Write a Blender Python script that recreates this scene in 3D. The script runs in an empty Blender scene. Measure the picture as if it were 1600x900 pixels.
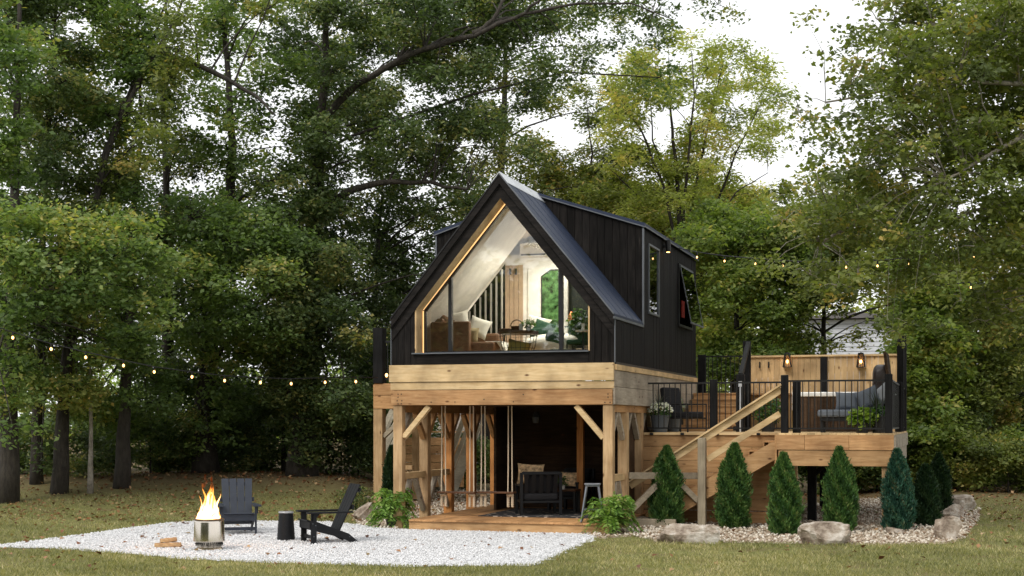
import bpy, math, random
import numpy as np
from math import radians, sin, cos, pi
from mathutils import Vector, Matrix
random.seed(7); RNG = np.random.default_rng(7)
scn = bpy.context.scene
COL = scn.collection

# ------------------------------------------------------------ camera, sky, sun, exposure
YAW = 0.300
CA, SA = math.cos(YAW), math.sin(YAW)
CAM = Vector((6.122, -26.369, 2.1))
FPX, HORIZON = 2222.0, 660.0
cd = bpy.data.cameras.new('camera'); cam = bpy.data.objects.new('camera', cd); COL.objects.link(cam)
cam.location = CAM; cam.rotation_euler = (pi/2, 0, YAW)
cd.lens = 50.0; cd.sensor_width = 36.0; cd.shift_y = (HORIZON-450)/1600.0
cd.clip_start = 0.1; cd.clip_end = 600
scn.camera = cam

SUN_EL, SUN_AZ = radians(48), radians(215)      # soft light from behind the camera's left shoulder
world = bpy.data.worlds.new('World'); scn.world = world; world.use_nodes = True
wn, wl = world.node_tree.nodes, world.node_tree.links
wn.clear()
wo = wn.new('ShaderNodeOutputWorld'); bg = wn.new('ShaderNodeBackground')
sky = wn.new('ShaderNodeTexSky'); sky.sky_type = 'NISHITA'; sky.sun_disc = False
sky.sun_elevation = SUN_EL; sky.sun_rotation = SUN_AZ
sky.air_density = 1.2; sky.dust_density = 4.0
hs = wn.new('ShaderNodeHueSaturation'); hs.inputs['Saturation'].default_value = 0.5
wl.new(sky.outputs[0], hs.inputs['Color'])
tc = wn.new('ShaderNodeTexCoord'); nz = wn.new('ShaderNodeTexNoise'); nz.inputs['Scale'].default_value = 1.6; nz.inputs['Detail'].default_value = 4
wl.new(tc.outputs['Generated'], nz.inputs['Vector'])
cr = wn.new('ShaderNodeValToRGB')
cr.color_ramp.elements[0].position = .3; cr.color_ramp.elements[0].color = (9.6, 9.8, 10.1, 1)
cr.color_ramp.elements[1].position = .75; cr.color_ramp.elements[1].color = (10.4, 10.4, 10.4, 1)
wl.new(nz.outputs['Fac'], cr.inputs['Fac'])
mx = wn.new('ShaderNodeMix'); mx.data_type = 'RGBA'; mx.inputs['Factor'].default_value = .93
wl.new(hs.outputs[0], mx.inputs[6]); wl.new(cr.outputs[0], mx.inputs[7])
wl.new(mx.outputs[2], bg.inputs['Color']); bg.inputs['Strength'].default_value = 0.108
wl.new(bg.outputs[0], wo.inputs[0])
sd = bpy.data.lights.new('sun', 'SUN'); so = bpy.data.objects.new('sun', sd); COL.objects.link(so)
sd.energy = 1.5; sd.angle = radians(22); sd.color = (1, .95, .87)
# light comes from direction (dx,dy,dz)
ldir = Vector((-sin(radians(18))*cos(SUN_EL), -cos(radians(18))*cos(SUN_EL), sin(SUN_EL)))
so.rotation_euler = ldir.to_track_quat('Z', 'Y').to_euler()
scn.view_settings.view_transform = 'Standard'; scn.view_settings.look = 'None'
scn.view_settings.exposure = 0.30; scn.view_settings.gamma = 1.0
scn.cycles.max_bounces = 7; scn.cycles.diffuse_bounces = 3; scn.cycles.glossy_bounces = 3
scn.cycles.transmission_bounces = 4; scn.cycles.transparent_max_bounces = 8
scn.cycles.caustics_reflective = False; scn.cycles.caustics_refractive = False
scn.cycles.use_denoising = True
scn.cycles.use_adaptive_sampling = True; scn.cycles.adaptive_threshold = 0.02

# ------------------------------------------------------------ measuring helpers (pixel of the 1600 px photo -> place in the world)
def W(px, py, D):
    u = (px-800)/FPX*D
    return Vector((CAM.x+u*CA-D*SA, CAM.y+u*SA+D*CA, CAM.z+(HORIZON-py)/FPX*D))
def G(px, py, z=0.0): return W(px, py, (CAM.z-z)*FPX/(py-HORIZON))
def F(px, py, Y):
    u = (px-800)/FPX; return W(px, py, (Y-CAM.y)/(CA+SA*u))
def S(px, py, X):
    u = (px-800)/FPX; return W(px, py, (X-CAM.x)/(CA*u-SA))
def camspace(x, y):
    dx, dy = x-CAM.x, y-CAM.y
    return dx*CA+dy*SA, -dx*SA+dy*CA

# ------------------------------------------------------------ mesh builder
class MB:
    def __init__(s): s.v = []; s.f = []
    def add(s, vs, fs):
        n = len(s.v); s.v += [tuple(p) for p in vs]; s.f += [tuple(i+n for i in f) for f in fs]; return s
    def box(s, c, d, rz=0, rx=0, ry=0):
        x, y, z = d[0]/2, d[1]/2, d[2]/2
        R = Matrix.Rotation(rz, 3, 'Z') @ Matrix.Rotation(ry, 3, 'Y') @ Matrix.Rotation(rx, 3, 'X')
        vs = [R @ Vector(p)+Vector(c) for p in ((-x,-y,-z),(x,-y,-z),(x,y,-z),(-x,y,-z),(-x,-y,z),(x,-y,z),(x,y,z),(-x,y,z))]
        return s.add(vs, ((0,3,2,1),(4,5,6,7),(0,1,5,4),(1,2,6,5),(2,3,7,6),(3,0,4,7)))
    def b(s, x0, x1, y0, y1, z0, z1): return s.box(((x0+x1)/2,(y0+y1)/2,(z0+z1)/2), (abs(x1-x0),abs(y1-y0),abs(z1-z0)))
    def beam(s, p, q, w, h, up=(0,0,1)):
        p, q = Vector(p), Vector(q); d = (q-p).normalized(); a = d.cross(Vector(up))
        if a.length < 1e-3: a = Vector((1,0,0))
        a.normalize(); u = a.cross(d).normalized(); a *= w/2; u *= h/2
        vs = [p-a-u, p+a-u, p+a+u, p-a+u, q-a-u, q+a-u, q+a+u, q-a+u]
        return s.add(vs, ((0,1,2,3),(7,6,5,4),(0,4,5,1),(1,5,6,2),(2,6,7,3),(3,7,4,0)))
    def tube(s, pts, r, n=8, cap=True):
        pts = [Vector(p) for p in pts]
        if not hasattr(r, '__len__'): r = [r]*len(pts)
        base = len(s.v); ref = None
        for i, p in enumerate(pts):
            d = (pts[min(i+1, len(pts)-1)]-pts[max(i-1, 0)])
            d = d.normalized() if d.length > 1e-9 else Vector((0,0,1))
            if ref is None: ref = d.orthogonal().normalized()
            ref = (ref-d*ref.dot(d))
            ref = ref.normalized() if ref.length > 1e-6 else d.orthogonal().normalized()
            o = d.cross(ref)
            for k in range(n):
                a = 2*pi*k/n; s.v.append(tuple(p+(ref*cos(a)+o*sin(a))*r[i]))
        for i in range(len(pts)-1):
            for k in range(n):
                a, b = base+i*n+k, base+i*n+(k+1) % n
                s.f.append((a, b, b+n, a+n))
        if cap:
            s.f.append(tuple(base+k for k in range(n))[::-1]); e = base+(len(pts)-1)*n
            s.f.append(tuple(e+k for k in range(n)))
        return s
    def lathe(s, prof, c=(0,0,0), n=24, sx=1, sy=1):
        base = len(s.v); c = Vector(c)
        for r, z in prof:
            for k in range(n):
                a = 2*pi*k/n; s.v.append((c.x+r*cos(a)*sx, c.y+r*sin(a)*sy, c.z+z))
        for i in range(len(prof)-1):
            for k in range(n):
                a, b = base+i*n+k, base+i*n+(k+1) % n
                s.f.append((a, b, b+n, a+n))
        if prof[0][0] > 1e-4: s.f.append(tuple(base+k for k in range(n))[::-1])
        if prof[-1][0] > 1e-4: e = base+(len(prof)-1)*n; s.f.append(tuple(e+k for k in range(n)))
        return s
    def prism(s, poly, ax, a, b):
        n = len(poly)
        def P(u, v, t): return (u, t, v) if ax == 'Y' else ((t, u, v) if ax == 'X' else (u, v, t))
        vs = [P(u, v, a) for u, v in poly]+[P(u, v, b) for u, v in poly]
        fs = [tuple(range(n)), tuple(range(2*n-1, n-1, -1))]+[(i, i+n, (i+1) % n+n, (i+1) % n) for i in range(n)]
        return s.add(vs, fs)
    def blob(s, c, r, n=3, noise=.0, seed=0, sq=1.0):
        """rounded lump: icosphere of radii r; sq<1 squares it off"""
        import bmesh
        bm = bmesh.new(); bmesh.ops.create_icosphere(bm, subdivisions=n, radius=1)
        rn = random.Random(seed); off = [Vector((rn.uniform(-1,1),rn.uniform(-1,1),rn.uniform(-1,1))).normalized() for _ in range(14)]
        am = [rn.uniform(-1,1)*noise for _ in off]
        vs = []
        for v in bm.verts:
            p = v.co.copy()
            if sq != 1: p = Vector([math.copysign(abs(t)**sq, t) for t in p])
            k = 1+sum(a*max(0, v.co.dot(o))**3 for a, o in zip(am, off))
            vs.append((c[0]+p.x*r[0]*k, c[1]+p.y*r[1]*k, c[2]+p.z*r[2]*k))
        fs = [tuple(x.index for x in f.verts) for f in bm.faces]; bm.free()
        return s.add(vs, fs)
    def pillow(s, c, w, h, t, R=None, n=8):
        """soft square cushion, w x h in its own XZ plane, thickness t"""
        c = Vector(c); R = R or Matrix.Identity(3); vs = []; fs = []
        for side in (1, -1):
            b = len(vs)
            for i in range(n+1):
                for j in range(n+1):
                    u, v = i/n*2-1, j/n*2-1
                    th = t/2*((1-u**4)*(1-v**4))**.5
                    pu = u*(1-.10*(1-v*v)*abs(u)); pv = v*(1-.10*(1-u*u)*abs(v))
                    vs.append(R @ Vector((pu*w/2, side*th, pv*h/2))+c)
            for i in range(n):
                for j in range(n):
                    a = b+i*(n+1)+j; q = (a, a+1, a+n+2, a+n+1); fs.append(q if side == 1 else q[::-1])
        return s.add(vs, fs)

ORG = {}
def mesh_from(name, v, f, smooth=False):
    me = bpy.data.meshes.new(name); me.from_pydata(v, [], f); me.validate(); me.update()
    if smooth: me.shade_smooth()
    return me
def tagit(o, label=None, cat=None, group=None, kind=None):
    if label: o['label'] = label
    if cat: o['category'] = cat
    if group: o['group'] = group
    if kind: o['kind'] = kind
    return o
def thing(name, label, cat, loc=(0,0,0), rz=0, group=None, local=False):
    """Empty at the base of a thing. local=True: parts are given in the thing's own frame"""
    o = bpy.data.objects.new(name, None); COL.objects.link(o); o.empty_display_size = .2
    o.location = loc; o.rotation_euler = (0, 0, rz)
    ORG[o.name] = Vector((0,0,0)) if local else Vector(loc)
    return tagit(o, label, cat, group)
def part(name, mb, mat, parent=None, smooth=False, bev=0, label=None):
    org = ORG[parent.name] if parent else Vector((0,0,0))
    v = [(p[0]-org.x, p[1]-org.y, p[2]-org.z) for p in mb.v]
    o = bpy.data.objects.new(name, mesh_from(name, v, mb.f, smooth)); COL.objects.link(o)
    if mat: o.data.materials.append(mat)
    ORG[o.name] = org
    if parent: o.parent = parent
    if bev:
        m = o.modifiers.new('bevel', 'BEVEL'); m.width = bev; m.segments = 2; m.limit_method = 'ANGLE'
    if label: o['label'] = label
    return o
def single(name, mb, mat, label, cat, loc, group=None, smooth=False, bev=0, kind=None):
    """a thing that is one mesh"""
    loc = Vector(loc); v = [(p[0]-loc.x, p[1]-loc.y, p[2]-loc.z) for p in mb.v]
    o = bpy.data.objects.new(name, mesh_from(name, v, mb.f, smooth)); COL.objects.link(o); o.location = loc
    o.data.materials.append(mat); ORG[o.name] = loc
    if bev:
        m = o.modifiers.new('bevel', 'BEVEL'); m.width = bev; m.segments = 2; m.limit_method = 'ANGLE'
    return tagit(o, label, cat, group, kind)
def copy_tree(o, parent=None, **kw):
    c = o.copy(); COL.objects.link(c)
    if parent: c.parent = parent
    for ch in list(o.children): copy_tree(ch, c)
    for k, v in kw.items(): setattr(c, k, v) if k in ('location', 'rotation_euler', 'scale') else c.__setitem__(k, v)
    return c

# ------------------------------------------------------------ materials
def newmat(name):
    m = bpy.data.materials.new(name); m.use_nodes = True
    nt = m.node_tree; return m, nt.nodes, nt.links, nt.nodes['Principled BSDF']
def plain(name, col, rough=.6, metal=0, spec=.5, bump=0, bscale=40, var=.12, vscale=3):
    m, n, l, p = newmat(name)
    p.inputs['Roughness'].default_value = rough; p.inputs['Metallic'].default_value = metal
    p.inputs['Specular IOR Level'].default_value = spec
    tc = n.new('ShaderNodeTexCoord'); nz = n.new('ShaderNodeTexNoise'); nz.inputs['Scale'].default_value = vscale; nz.inputs['Detail'].default_value = 6
    l.new(tc.outputs['Object'], nz.inputs['Vector'])
    r = n.new('ShaderNodeValToRGB'); c = Vector(col)
    r.color_ramp.elements[0].position = .3; r.color_ramp.elements[0].color = (*(c*(1-var)), 1)
    r.color_ramp.elements[1].position = .7; r.color_ramp.elements[1].color = (*(c*(1+var)), 1)
    l.new(nz.outputs['Fac'], r.inputs['Fac']); l.new(r.outputs[0], p.inputs['Base Color'])
    if bump:
        nb = n.new('ShaderNodeTexNoise'); nb.inputs['Scale'].default_value = bscale; nb.inputs['Detail'].default_value = 4
        l.new(tc.outputs['Object'], nb.inputs['Vector'])
        bp = n.new('ShaderNodeBump'); bp.inputs['Strength'].default_value = bump; bp.inputs['Distance'].default_value = .02
        l.new(nb.outputs['Fac'], bp.inputs['Height']); l.new(bp.outputs[0], p.inputs['Normal'])
    return m
def wood(name, c1, c2, axis='X', rough=.7, knots=True, isl=.22, grain=1.0, knotcol=(.12,.05,.02)):
    """boards: grain stretched along axis, knots, each board its own tone"""
    m, n, l, p = newmat(name); p.inputs['Roughness'].default_value = rough; p.inputs['Specular IOR Level'].default_value = .10 if name.startswith(('charred', 'black', 'dark')) else .25
    tc = n.new('ShaderNodeTexCoord'); mp = n.new('ShaderNodeMapping'); l.new(tc.outputs['Object'], mp.inputs['Vector'])
    geo = n.new('ShaderNodeNewGeometry')
    off = n.new('ShaderNodeVectorMath'); off.operation = 'SCALE'; off.inputs[0].default_value = (7.3, 3.1, 9.7)
    l.new(geo.outputs['Random Per Island'], off.inputs['Scale']); l.new(off.outputs[0], mp.inputs['Location'])
    k = {'X': (.9, 9, 9), 'Y': (9, .9, 9), 'Z': (9, 9, .9)}[axis]
    mp.inputs['Scale'].default_value = k
    nz = n.new('ShaderNodeTexNoise'); nz.inputs['Scale'].default_value = 2.4*grain; nz.inputs['Detail'].default_value = 8; nz.inputs['Roughness'].default_value = .62
    nz.inputs['Distortion'].default_value = .6
    l.new(mp.outputs[0], nz.inputs['Vector'])
    r = n.new('ShaderNodeValToRGB')
    r.color_ramp.elements[0].position = .33; r.color_ramp.elements[0].color = (*c1, 1)
    r.color_ramp.elements[1].position = .66; r.color_ramp.elements[1].color = (*c2, 1)
    if name == 'charred': e3 = r.color_ramp.elements.new(.78); e3.color = (.07,.062,.056,1)
    l.new(nz.outputs['Fac'], r.inputs['Fac'])
    hsv = n.new('ShaderNodeHueSaturation')
    mr = n.new('ShaderNodeMapRange'); mr.inputs['To Min'].default_value = 1-isl; mr.inputs['To Max'].default_value = 1+isl
    l.new(geo.outputs['Random Per Island'], mr.inputs['Value']); l.new(mr.outputs[0], hsv.inputs['Value'])
    l.new(r.outputs[0], hsv.inputs['Color'])
    out = hsv.outputs[0]
    if knots:
        mp2 = n.new('ShaderNodeMapping'); l.new(tc.outputs['Object'], mp2.inputs['Vector']); l.new(off.outputs[0], mp2.inputs['Location'])
        mp2.inputs['Scale'].default_value = {'X': (2.2, 5, 5), 'Y': (5, 2.2, 5), 'Z': (5, 5, 2.2)}[axis]
        vo = n.new('ShaderNodeTexVoronoi'); vo.inputs['Scale'].default_value = 1.0; l.new(mp2.outputs[0], vo.inputs['Vector'])
        r2 = n.new('ShaderNodeValToRGB'); r2.color_ramp.elements[0].position = .045; r2.color_ramp.elements[0].color = (1,1,1,1)
        r2.color_ramp.elements[1].position = .13; r2.color_ramp.elements[1].color = (0,0,0,1)
        l.new(vo.outputs['Distance'], r2.inputs['Fac'])
        mk = n.new('ShaderNodeMix'); mk.data_type = 'RGBA'; l.new(r2.outputs[0], mk.inputs['Factor'])
        l.new(out, mk.inputs[6]); mk.inputs[7].default_value = (*knotcol, 1); out = mk.outputs[2]
    # broad stains
    ns = n.new('ShaderNodeTexNoise'); ns.inputs['Scale'].default_value = 1.7; ns.inputs['Detail'].default_value = 5; l.new(tc.outputs['Object'], ns.inputs['Vector'])
    rs = n.new('ShaderNodeValToRGB'); rs.color_ramp.elements[0].position = .35; rs.color_ramp.elements[0].color = (.66,.63,.60,1)
    rs.color_ramp.elements[1].position = .6; rs.color_ramp.elements[1].color = (1.05,1.03,1,1)
    l.new(ns.outputs['Fac'], rs.inputs['Fac'])
    mm = n.new('ShaderNodeMix'); mm.data_type = 'RGBA'; mm.blend_type = 'MULTIPLY'; mm.inputs['Factor'].default_value = 1
    l.new(out, mm.inputs[6]); l.new(rs.outputs[0], mm.inputs[7]); l.new(mm.outputs[2], p.inputs['Base Color'])
    bp = n.new('ShaderNodeBump'); bp.inputs['Strength'].default_value = .35; bp.inputs['Distance'].default_value = .006
    l.new(nz.outputs['Fac'], bp.inputs['Height']); l.new(bp.outputs[0], p.inputs['Normal'])
    return m
PINE_X = wood('pine_x', (.60,.42,.21), (.76,.58,.34), 'X')
PINE_Y = wood('pine_y', (.56,.38,.19), (.72,.53,.29), 'Y')
PINE_Z = wood('pine_z', (.50,.34,.17), (.68,.49,.27), 'Z')
BROWN_X = wood('brown_x', (.38,.20,.085), (.58,.35,.17), 'X', isl=.16)
BROWN_Y = wood('brown_y', (.40,.215,.09), (.56,.33,.155), 'Y', isl=.1)
CEDAR_X = wood('cedar_x', (.42,.24,.105), (.60,.38,.19), 'X', isl=.2)
CEDAR_Y = wood('cedar_y', (.40,.21,.085), (.56,.32,.15), 'Y', isl=.2)
POST_Z = wood('post_z', (.42,.265,.13), (.60,.42,.24), 'Z', isl=.22)
GREY_Y = wood('grey_y', (.27,.23,.18), (.40,.35,.28), 'Y', isl=.12)
GREY_X = wood('grey_x', (.27,.23,.17), (.42,.36,.27), 'X', isl=.12)
GREY_Z = wood('grey_z', (.29,.25,.18), (.44,.38,.28), 'Z', isl=.12)
DARKWOOD = wood('dark_stained', (.045,.029,.019), (.085,.054,.034), 'X', isl=.25)
BOUNCE_Z = wood('bounce_orange_post', (.42,.17,.05), (.6,.28,.09), 'Z', isl=.1)  # post wood with the warm bounce light under the cabin put into its colour
CHAR = wood('charred', (.005,.0045,.0045), (.017,.015,.014), 'Z', rough=.7, isl=.45, knotcol=(.004,.004,.004))
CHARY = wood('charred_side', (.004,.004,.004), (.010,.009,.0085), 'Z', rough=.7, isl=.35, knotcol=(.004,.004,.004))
CHARX = wood('charred_trim', (.007,.0065,.0065), (.022,.019,.018), 'X', rough=.6, isl=.2, knotcol=(.004,.004,.004))
BLACKPOST = wood('black_post', (.008,.008,.009), (.020,.020,.021), 'Z', rough=.6, isl=.2, knotcol=(.006,.006,.006))
ROOF = plain('roof_metal', (.020,.030,.060), .6, .0, .28, .05, 6, .10, 1.2)
TRIM = plain('metal_trim', (.13,.14,.155), .45, .5)
CAPM = plain('ridge_metal', (.62,.64,.68), .4, .6)
BLACKM = plain('black_metal', (.012,.012,.013), .4, .2)
PLAST = plain('black_poly', (.008,.0085,.010), .5, 0, .22, .12, 60, .15, 8)
PLASTB = plain('slate_poly', (.026,.032,.045), .5, 0, .3, .12, 60, .15, 8)
FABG = plain('slate_fabric', (.16,.18,.21), .95, 0, .2, .5, 160)
FABD = plain('black_fabric', (.02,.02,.022), .95, 0, .2, .5, 160)
WHITE = plain('white_paint', (.78,.75,.69), .7)
WHITEC = plain('white_cloth', (.72,.68,.6), .95, 0, .2, .4, 90)
PALE = wood('pale_timber', (.50,.47,.38), (.66,.63,.53), 'X', isl=.1)
LEATHER = plain('tan_leather', (.17,.085,.045), .5, 0, .4, .25, 30, .3, 5)
GREENC = plain('green_velvet', (.012,.05,.025), .8, 0, .3, .3, 60)
WALNUT = wood('walnut', (.07,.03,.015), (.14,.065,.03), 'X', rough=.4)
TUBW = plain('tub_rim', (.82,.82,.80), .3)
STEEL = plain('brushed_steel', (.66,.60,.52), .17, 1.0, .5, 0, 40, .08, 2)
ROPE = plain('rope', (.62,.5,.36), .9, 0, .2, .6, 120)
POTG = plain('grey_pot', (.10,.115,.13), .6)
POTB = plain('black_pot', (.015,.015,.016), .5)
POTW = plain('white_pot', (.7,.68,.64), .5)
ROCKM = None
def emis(name, col, s):
    m, n, l, p = newmat(name); n.remove(p)
    e = n.new('ShaderNodeEmission'); e.inputs[0].default_value = (*col, 1); e.inputs[1].default_value = s
    l.new(e.outputs[0], n['Material Output'].inputs[0]); return m
BULB = emis('bulb_glow', (1, .50, .17), 5.0)
LED = emis('led_strip', (1, .56, .22), 1.5)
SCREEN = emis('lantern_flame', (1, .48, .15), 9)
def glass(name, refl=.16, tint=(.93,.96,.94)):
    m, n, l, p = newmat(name); n.remove(p)
    t = n.new('ShaderNodeBsdfTransparent'); t.inputs[0].default_value = (*tint, 1)
    g = n.new('ShaderNodeBsdfGlossy'); g.inputs['Roughness'].default_value = .015
    fr = n.new('ShaderNodeFresnel'); fr.inputs['IOR'].default_value = 1.5
    a = n.new('ShaderNodeMath'); a.operation = 'ADD'; a.inputs[1].default_value = refl; a.use_clamp = True
    l.new(fr.outputs[0], a.inputs[0])
    mix = n.new('ShaderNodeMixShader'); l.new(a.outputs[0], mix.inputs[0]); l.new(t.outputs[0], mix.inputs[1]); l.new(g.outputs[0], mix.inputs[2])
    l.new(mix.outputs[0], n['Material Output'].inputs[0]); return m
GLASS = glass('window_glass', .055)
GLASSD = glass('dark_window_glass', .16, (.6,.62,.6))
def leafmat(name, cols, trans=.35, rough=.5):
    """leaf colours picked per leaf from a ramp"""
    m, n, l, p = newmat(name)
    geo = n.new('ShaderNodeNewGeometry'); r = n.new('ShaderNodeValToRGB'); r.color_ramp.interpolation = 'LINEAR'
    els = r.color_ramp.elements
    while len(els) < len(cols): els.new(.5)
    for i, c in enumerate(cols): els[i].position = c[3] if len(c) > 3 else i/(len(cols)-1); els[i].color = (c[0], c[1], c[2], 1)
    at = n.new('ShaderNodeAttribute'); at.attribute_name = 'tone'
    l.new(at.outputs['Fac'], r.inputs['Fac'])
    l.new(r.outputs[0], p.inputs['Base Color']); p.inputs['Roughness'].default_value = rough; p.inputs['Specular IOR Level'].default_value = .35
    tr = n.new('ShaderNodeBsdfTranslucent')
    mc = n.new('ShaderNodeMix'); mc.data_type = 'RGBA'; mc.blend_type = 'MULTIPLY'; mc.inputs['Factor'].default_value = 1
    l.new(r.outputs[0], mc.inputs[6]); mc.inputs[7].default_value = (1.5, 1.6, .7, 1)
    l.new(mc.outputs[2], tr.inputs[0])
    mix = n.new('ShaderNodeMixShader'); mix.inputs[0].default_value = trans
    l.new(p.outputs[0], mix.inputs[1]); l.new(tr.outputs[0], mix.inputs[2]); l.new(mix.outputs[0], n['Material Output'].inputs[0])
    return m
def barkmat(name, c1, c2, sc=14, sz=.25):
    m, n, l, p = newmat(name); p.inputs['Roughness'].default_value = .9
    tc = n.new('ShaderNodeTexCoord'); mp = n.new('ShaderNodeMapping'); mp.inputs['Scale'].default_value = (1, 1, sz); l.new(tc.outputs['Object'], mp.inputs[0])
    nz = n.new('ShaderNodeTexNoise'); nz.inputs['Scale'].default_value = sc; nz.inputs['Detail'].default_value = 8; nz.inputs['Roughness'].default_value = .7
    l.new(mp.outputs[0], nz.inputs['Vector'])
    r = n.new('ShaderNodeValToRGB'); r.color_ramp.elements[0].position = .35; r.color_ramp.elements[0].color = (*c1, 1)
    r.color_ramp.elements[1].position = .68; r.color_ramp.elements[1].color = (*c2, 1)
    l.new(nz.outputs['Fac'], r.inputs[0]); l.new(r.outputs[0], p.inputs['Base Color'])
    bp = n.new('ShaderNodeBump'); bp.inputs['Strength'].default_value = .9; bp.inputs['Distance'].default_value = .05
    l.new(nz.outputs['Fac'], bp.inputs['Height']); l.new(bp.outputs[0], p.inputs['Normal'])
    return m
BARK = barkmat('bark_dark', (.016,.013,.010), (.065,.054,.042))
BARKL = barkmat('bark_light', (.16,.14,.115), (.42,.38,.32), 9, .6)

# ------------------------------------------------------------ ground
def smooth(a, b, t):
    t = max(0, min(1, (t-a)/(b-a))); return t*t*(3-2*t)
def height(x, y):
    cx, D = camspace(x, y)
    amp = .62*smooth(-2.5, -5.0, cx)+.25*smooth(9.5, 12, cx)
    h = amp*smooth(31.5, 40.5, D)
    if D > 20: h += .03*sin(x*.9+1.3)*sin(y*.7)*smooth(30, 40, D)
    return h
def noise_ground():
    m, n, l, p = newmat('lawn_soil'); p.inputs['Roughness'].default_value = .95; p.inputs['Specular IOR Level'].default_value = .1
    tc = n.new('ShaderNodeTexCoord')
    def nz(s, d=8):
        t = n.new('ShaderNodeTexNoise'); t.inputs['Scale'].default_value = s; t.inputs['Detail'].default_value = d; t.inputs['Roughness'].default_value = .6
        l.new(tc.outputs['Object'], t.inputs['Vector']); return t
    def ramp(t, a, ca, b, cb):
        r = n.new('ShaderNodeValToRGB'); r.color_ramp.elements[0].position = a; r.color_ramp.elements[0].color = (*ca, 1)
        r.color_ramp.elements[1].position = b; r.color_ramp.elements[1].color = (*cb, 1); l.new(t.outputs['Fac'], r.inputs[0]); return r
    g = ramp(nz(9), .3, (.10,.115,.035), .7, (.25,.24,.09))
    b = ramp(nz(30), .3, (.07,.045,.025), .7, (.24,.17,.10))
    # the wood's floor: bare soil and litter beyond the lawn
    sx = n.new('ShaderNodeVectorMath'); sx.operation = 'DOT_PRODUCT'; sx.inputs[1].default_value = (-SA, CA, 0); l.new(tc.outputs['Object'], sx.inputs[0])
    mr = n.new('ShaderNodeMapRange'); d0 = -CAM.x*-SA-CAM.y*CA
    mr.inputs['From Min'].default_value = 33-d0; mr.inputs['From Max'].default_value = 39-d0; l.new(sx.outputs['Value'], mr.inputs['Value'])
    f = ramp(nz(1.3), .42, (0,0,0), .64, (1,1,1))
    mxn = n.new('ShaderNodeMath'); mxn.operation = 'MAXIMUM'
    ml = n.new('ShaderNodeMath'); ml.operation = 'MULTIPLY'; ml.inputs[1].default_value = .55; l.new(f.outputs[0], ml.inputs[0])
    ml2 = n.new('ShaderNodeMath'); ml2.operation = 'MULTIPLY'; ml2.inputs[1].default_value = .85; l.new(mr.outputs[0], ml2.inputs[0])
    l.new(ml.outputs[0], mxn.inputs[0]); l.new(ml2.outputs[0], mxn.inputs[1])
    mixn = n.new('ShaderNodeMix'); mixn.data_type = 'RGBA'; l.new(mxn.outputs[0], mixn.inputs['Factor']); l.new(g.outputs[0], mixn.inputs[6]); l.new(b.outputs[0], mixn.inputs[7])
    l.new(mixn.outputs[2], p.inputs['Base Color'])
    bp = n.new('ShaderNodeBump'); bp.inputs['Strength'].default_value = .6; bp.inputs['Distance'].default_value = .04
    l.new(nz(25).outputs['Fac'], bp.inputs['Height']); l.new(bp.outputs[0], p.inputs['Normal'])
    return m
SOIL = noise_ground()
def grid_ground():
    xs = sorted(set(list(np.arange(-200, -34, 12))+list(np.arange(-34, 34, .5))+list(np.arange(34, 220, 12))))
    ys = sorted(set(list(np.arange(-90, -24, 6))+list(np.arange(-24, 24, .5))+list(np.arange(24, 330, 12))))
    v = [(x, y, height(x, y)) for x in xs for y in ys]; ny = len(ys)
    f = [(i*ny+j, (i+1)*ny+j, (i+1)*ny+j+1, i*ny+j+1) for i in range(len(xs)-1) for j in range(ny-1)]
    o = bpy.data.objects.new('ground', mesh_from('ground', v, f, True)); COL.objects.link(o); o.data.materials.append(SOIL)
    tagit(o, kind='structure')
grid_ground()
PAD = [(-30,856),(60,845),(130,836),(200,826),(262,818),(330,814),(420,815),(520,816),(560,821),(592,826),(640,827),(760,829),(905,833),(936,839),(905,853),(872,868),(838,884),(760,886),(640,886),(500,883),(380,879),(290,874),(200,867),(120,860),(40,857)]
PADW = [G(*p) for p in PAD]
BED_R = [(905,836),(940,824),(985,800),(1010,790),(1230,792),(1420,775),(1475,768),(1535,790),(1528,815),(1506,842),(1480,850),(1380,852),(1250,850),(1130,848),(1030,847),(990,838),(940,842)]
BED_L = [(560,821),(548,800),(560,786),(600,768),(660,760),(800,770),(800,800),(645,812),(640,828),(592,827)]
def sheet(name, pts, z, mat, jit=.05):
    v = []
    n = len(pts)
    for i in range(n):                      # ragged outline
        a, b = pts[i], pts[(i+1) % n]; k = max(2, int((b-a).length/.18))
        for t in range(k):
            q = a.lerp(b, t/k); v.append((q.x+random.uniform(-jit, jit), q.y+random.uniform(-jit, jit), z))
    o = bpy.data.objects.new(name, mesh_from(name, v, [tuple(range(len(v)))])); COL.objects.link(o); o.data.materials.append(mat)
    return tagit(o, kind='structure'), v
def gravelmat(name, cols, sc):
    m, n, l, p = newmat(name); p.inputs['Roughness'].default_value = .9
    tc = n.new('ShaderNodeTexCoord'); vo = n.new('ShaderNodeTexVoronoi'); vo.inputs['Scale'].default_value = sc; l.new(tc.outputs['Object'], vo.inputs['Vector'])
    sp = n.new('ShaderNodeSeparateColor'); l.new(vo.outputs['Color'], sp.inputs[0])
    r = n.new('ShaderNodeValToRGB'); els = r.color_ramp.elements
    while len(els) < len(cols): els.new(.5)
    for i, c in enumerate(cols): els[i].position = i/(len(cols)-1); els[i].color = (*c, 1)
    l.new(sp.outputs[0], r.inputs[0]); l.new(r.outputs[0], p.inputs['Base Color'])
    bp = n.new('ShaderNodeBump'); bp.inputs['Strength'].default_value = 1; bp.inputs['Distance'].default_value = .015; bp.invert = True
    l.new(vo.outputs['Distance'], bp.inputs['Height']); l.new(bp.outputs[0], p.inputs['Normal'])
    return m
GRAVEL = gravelmat('white_gravel', [(.54,.54,.54),(.66,.66,.66),(.74,.74,.74),(.60,.60,.60)], 42)
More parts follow.
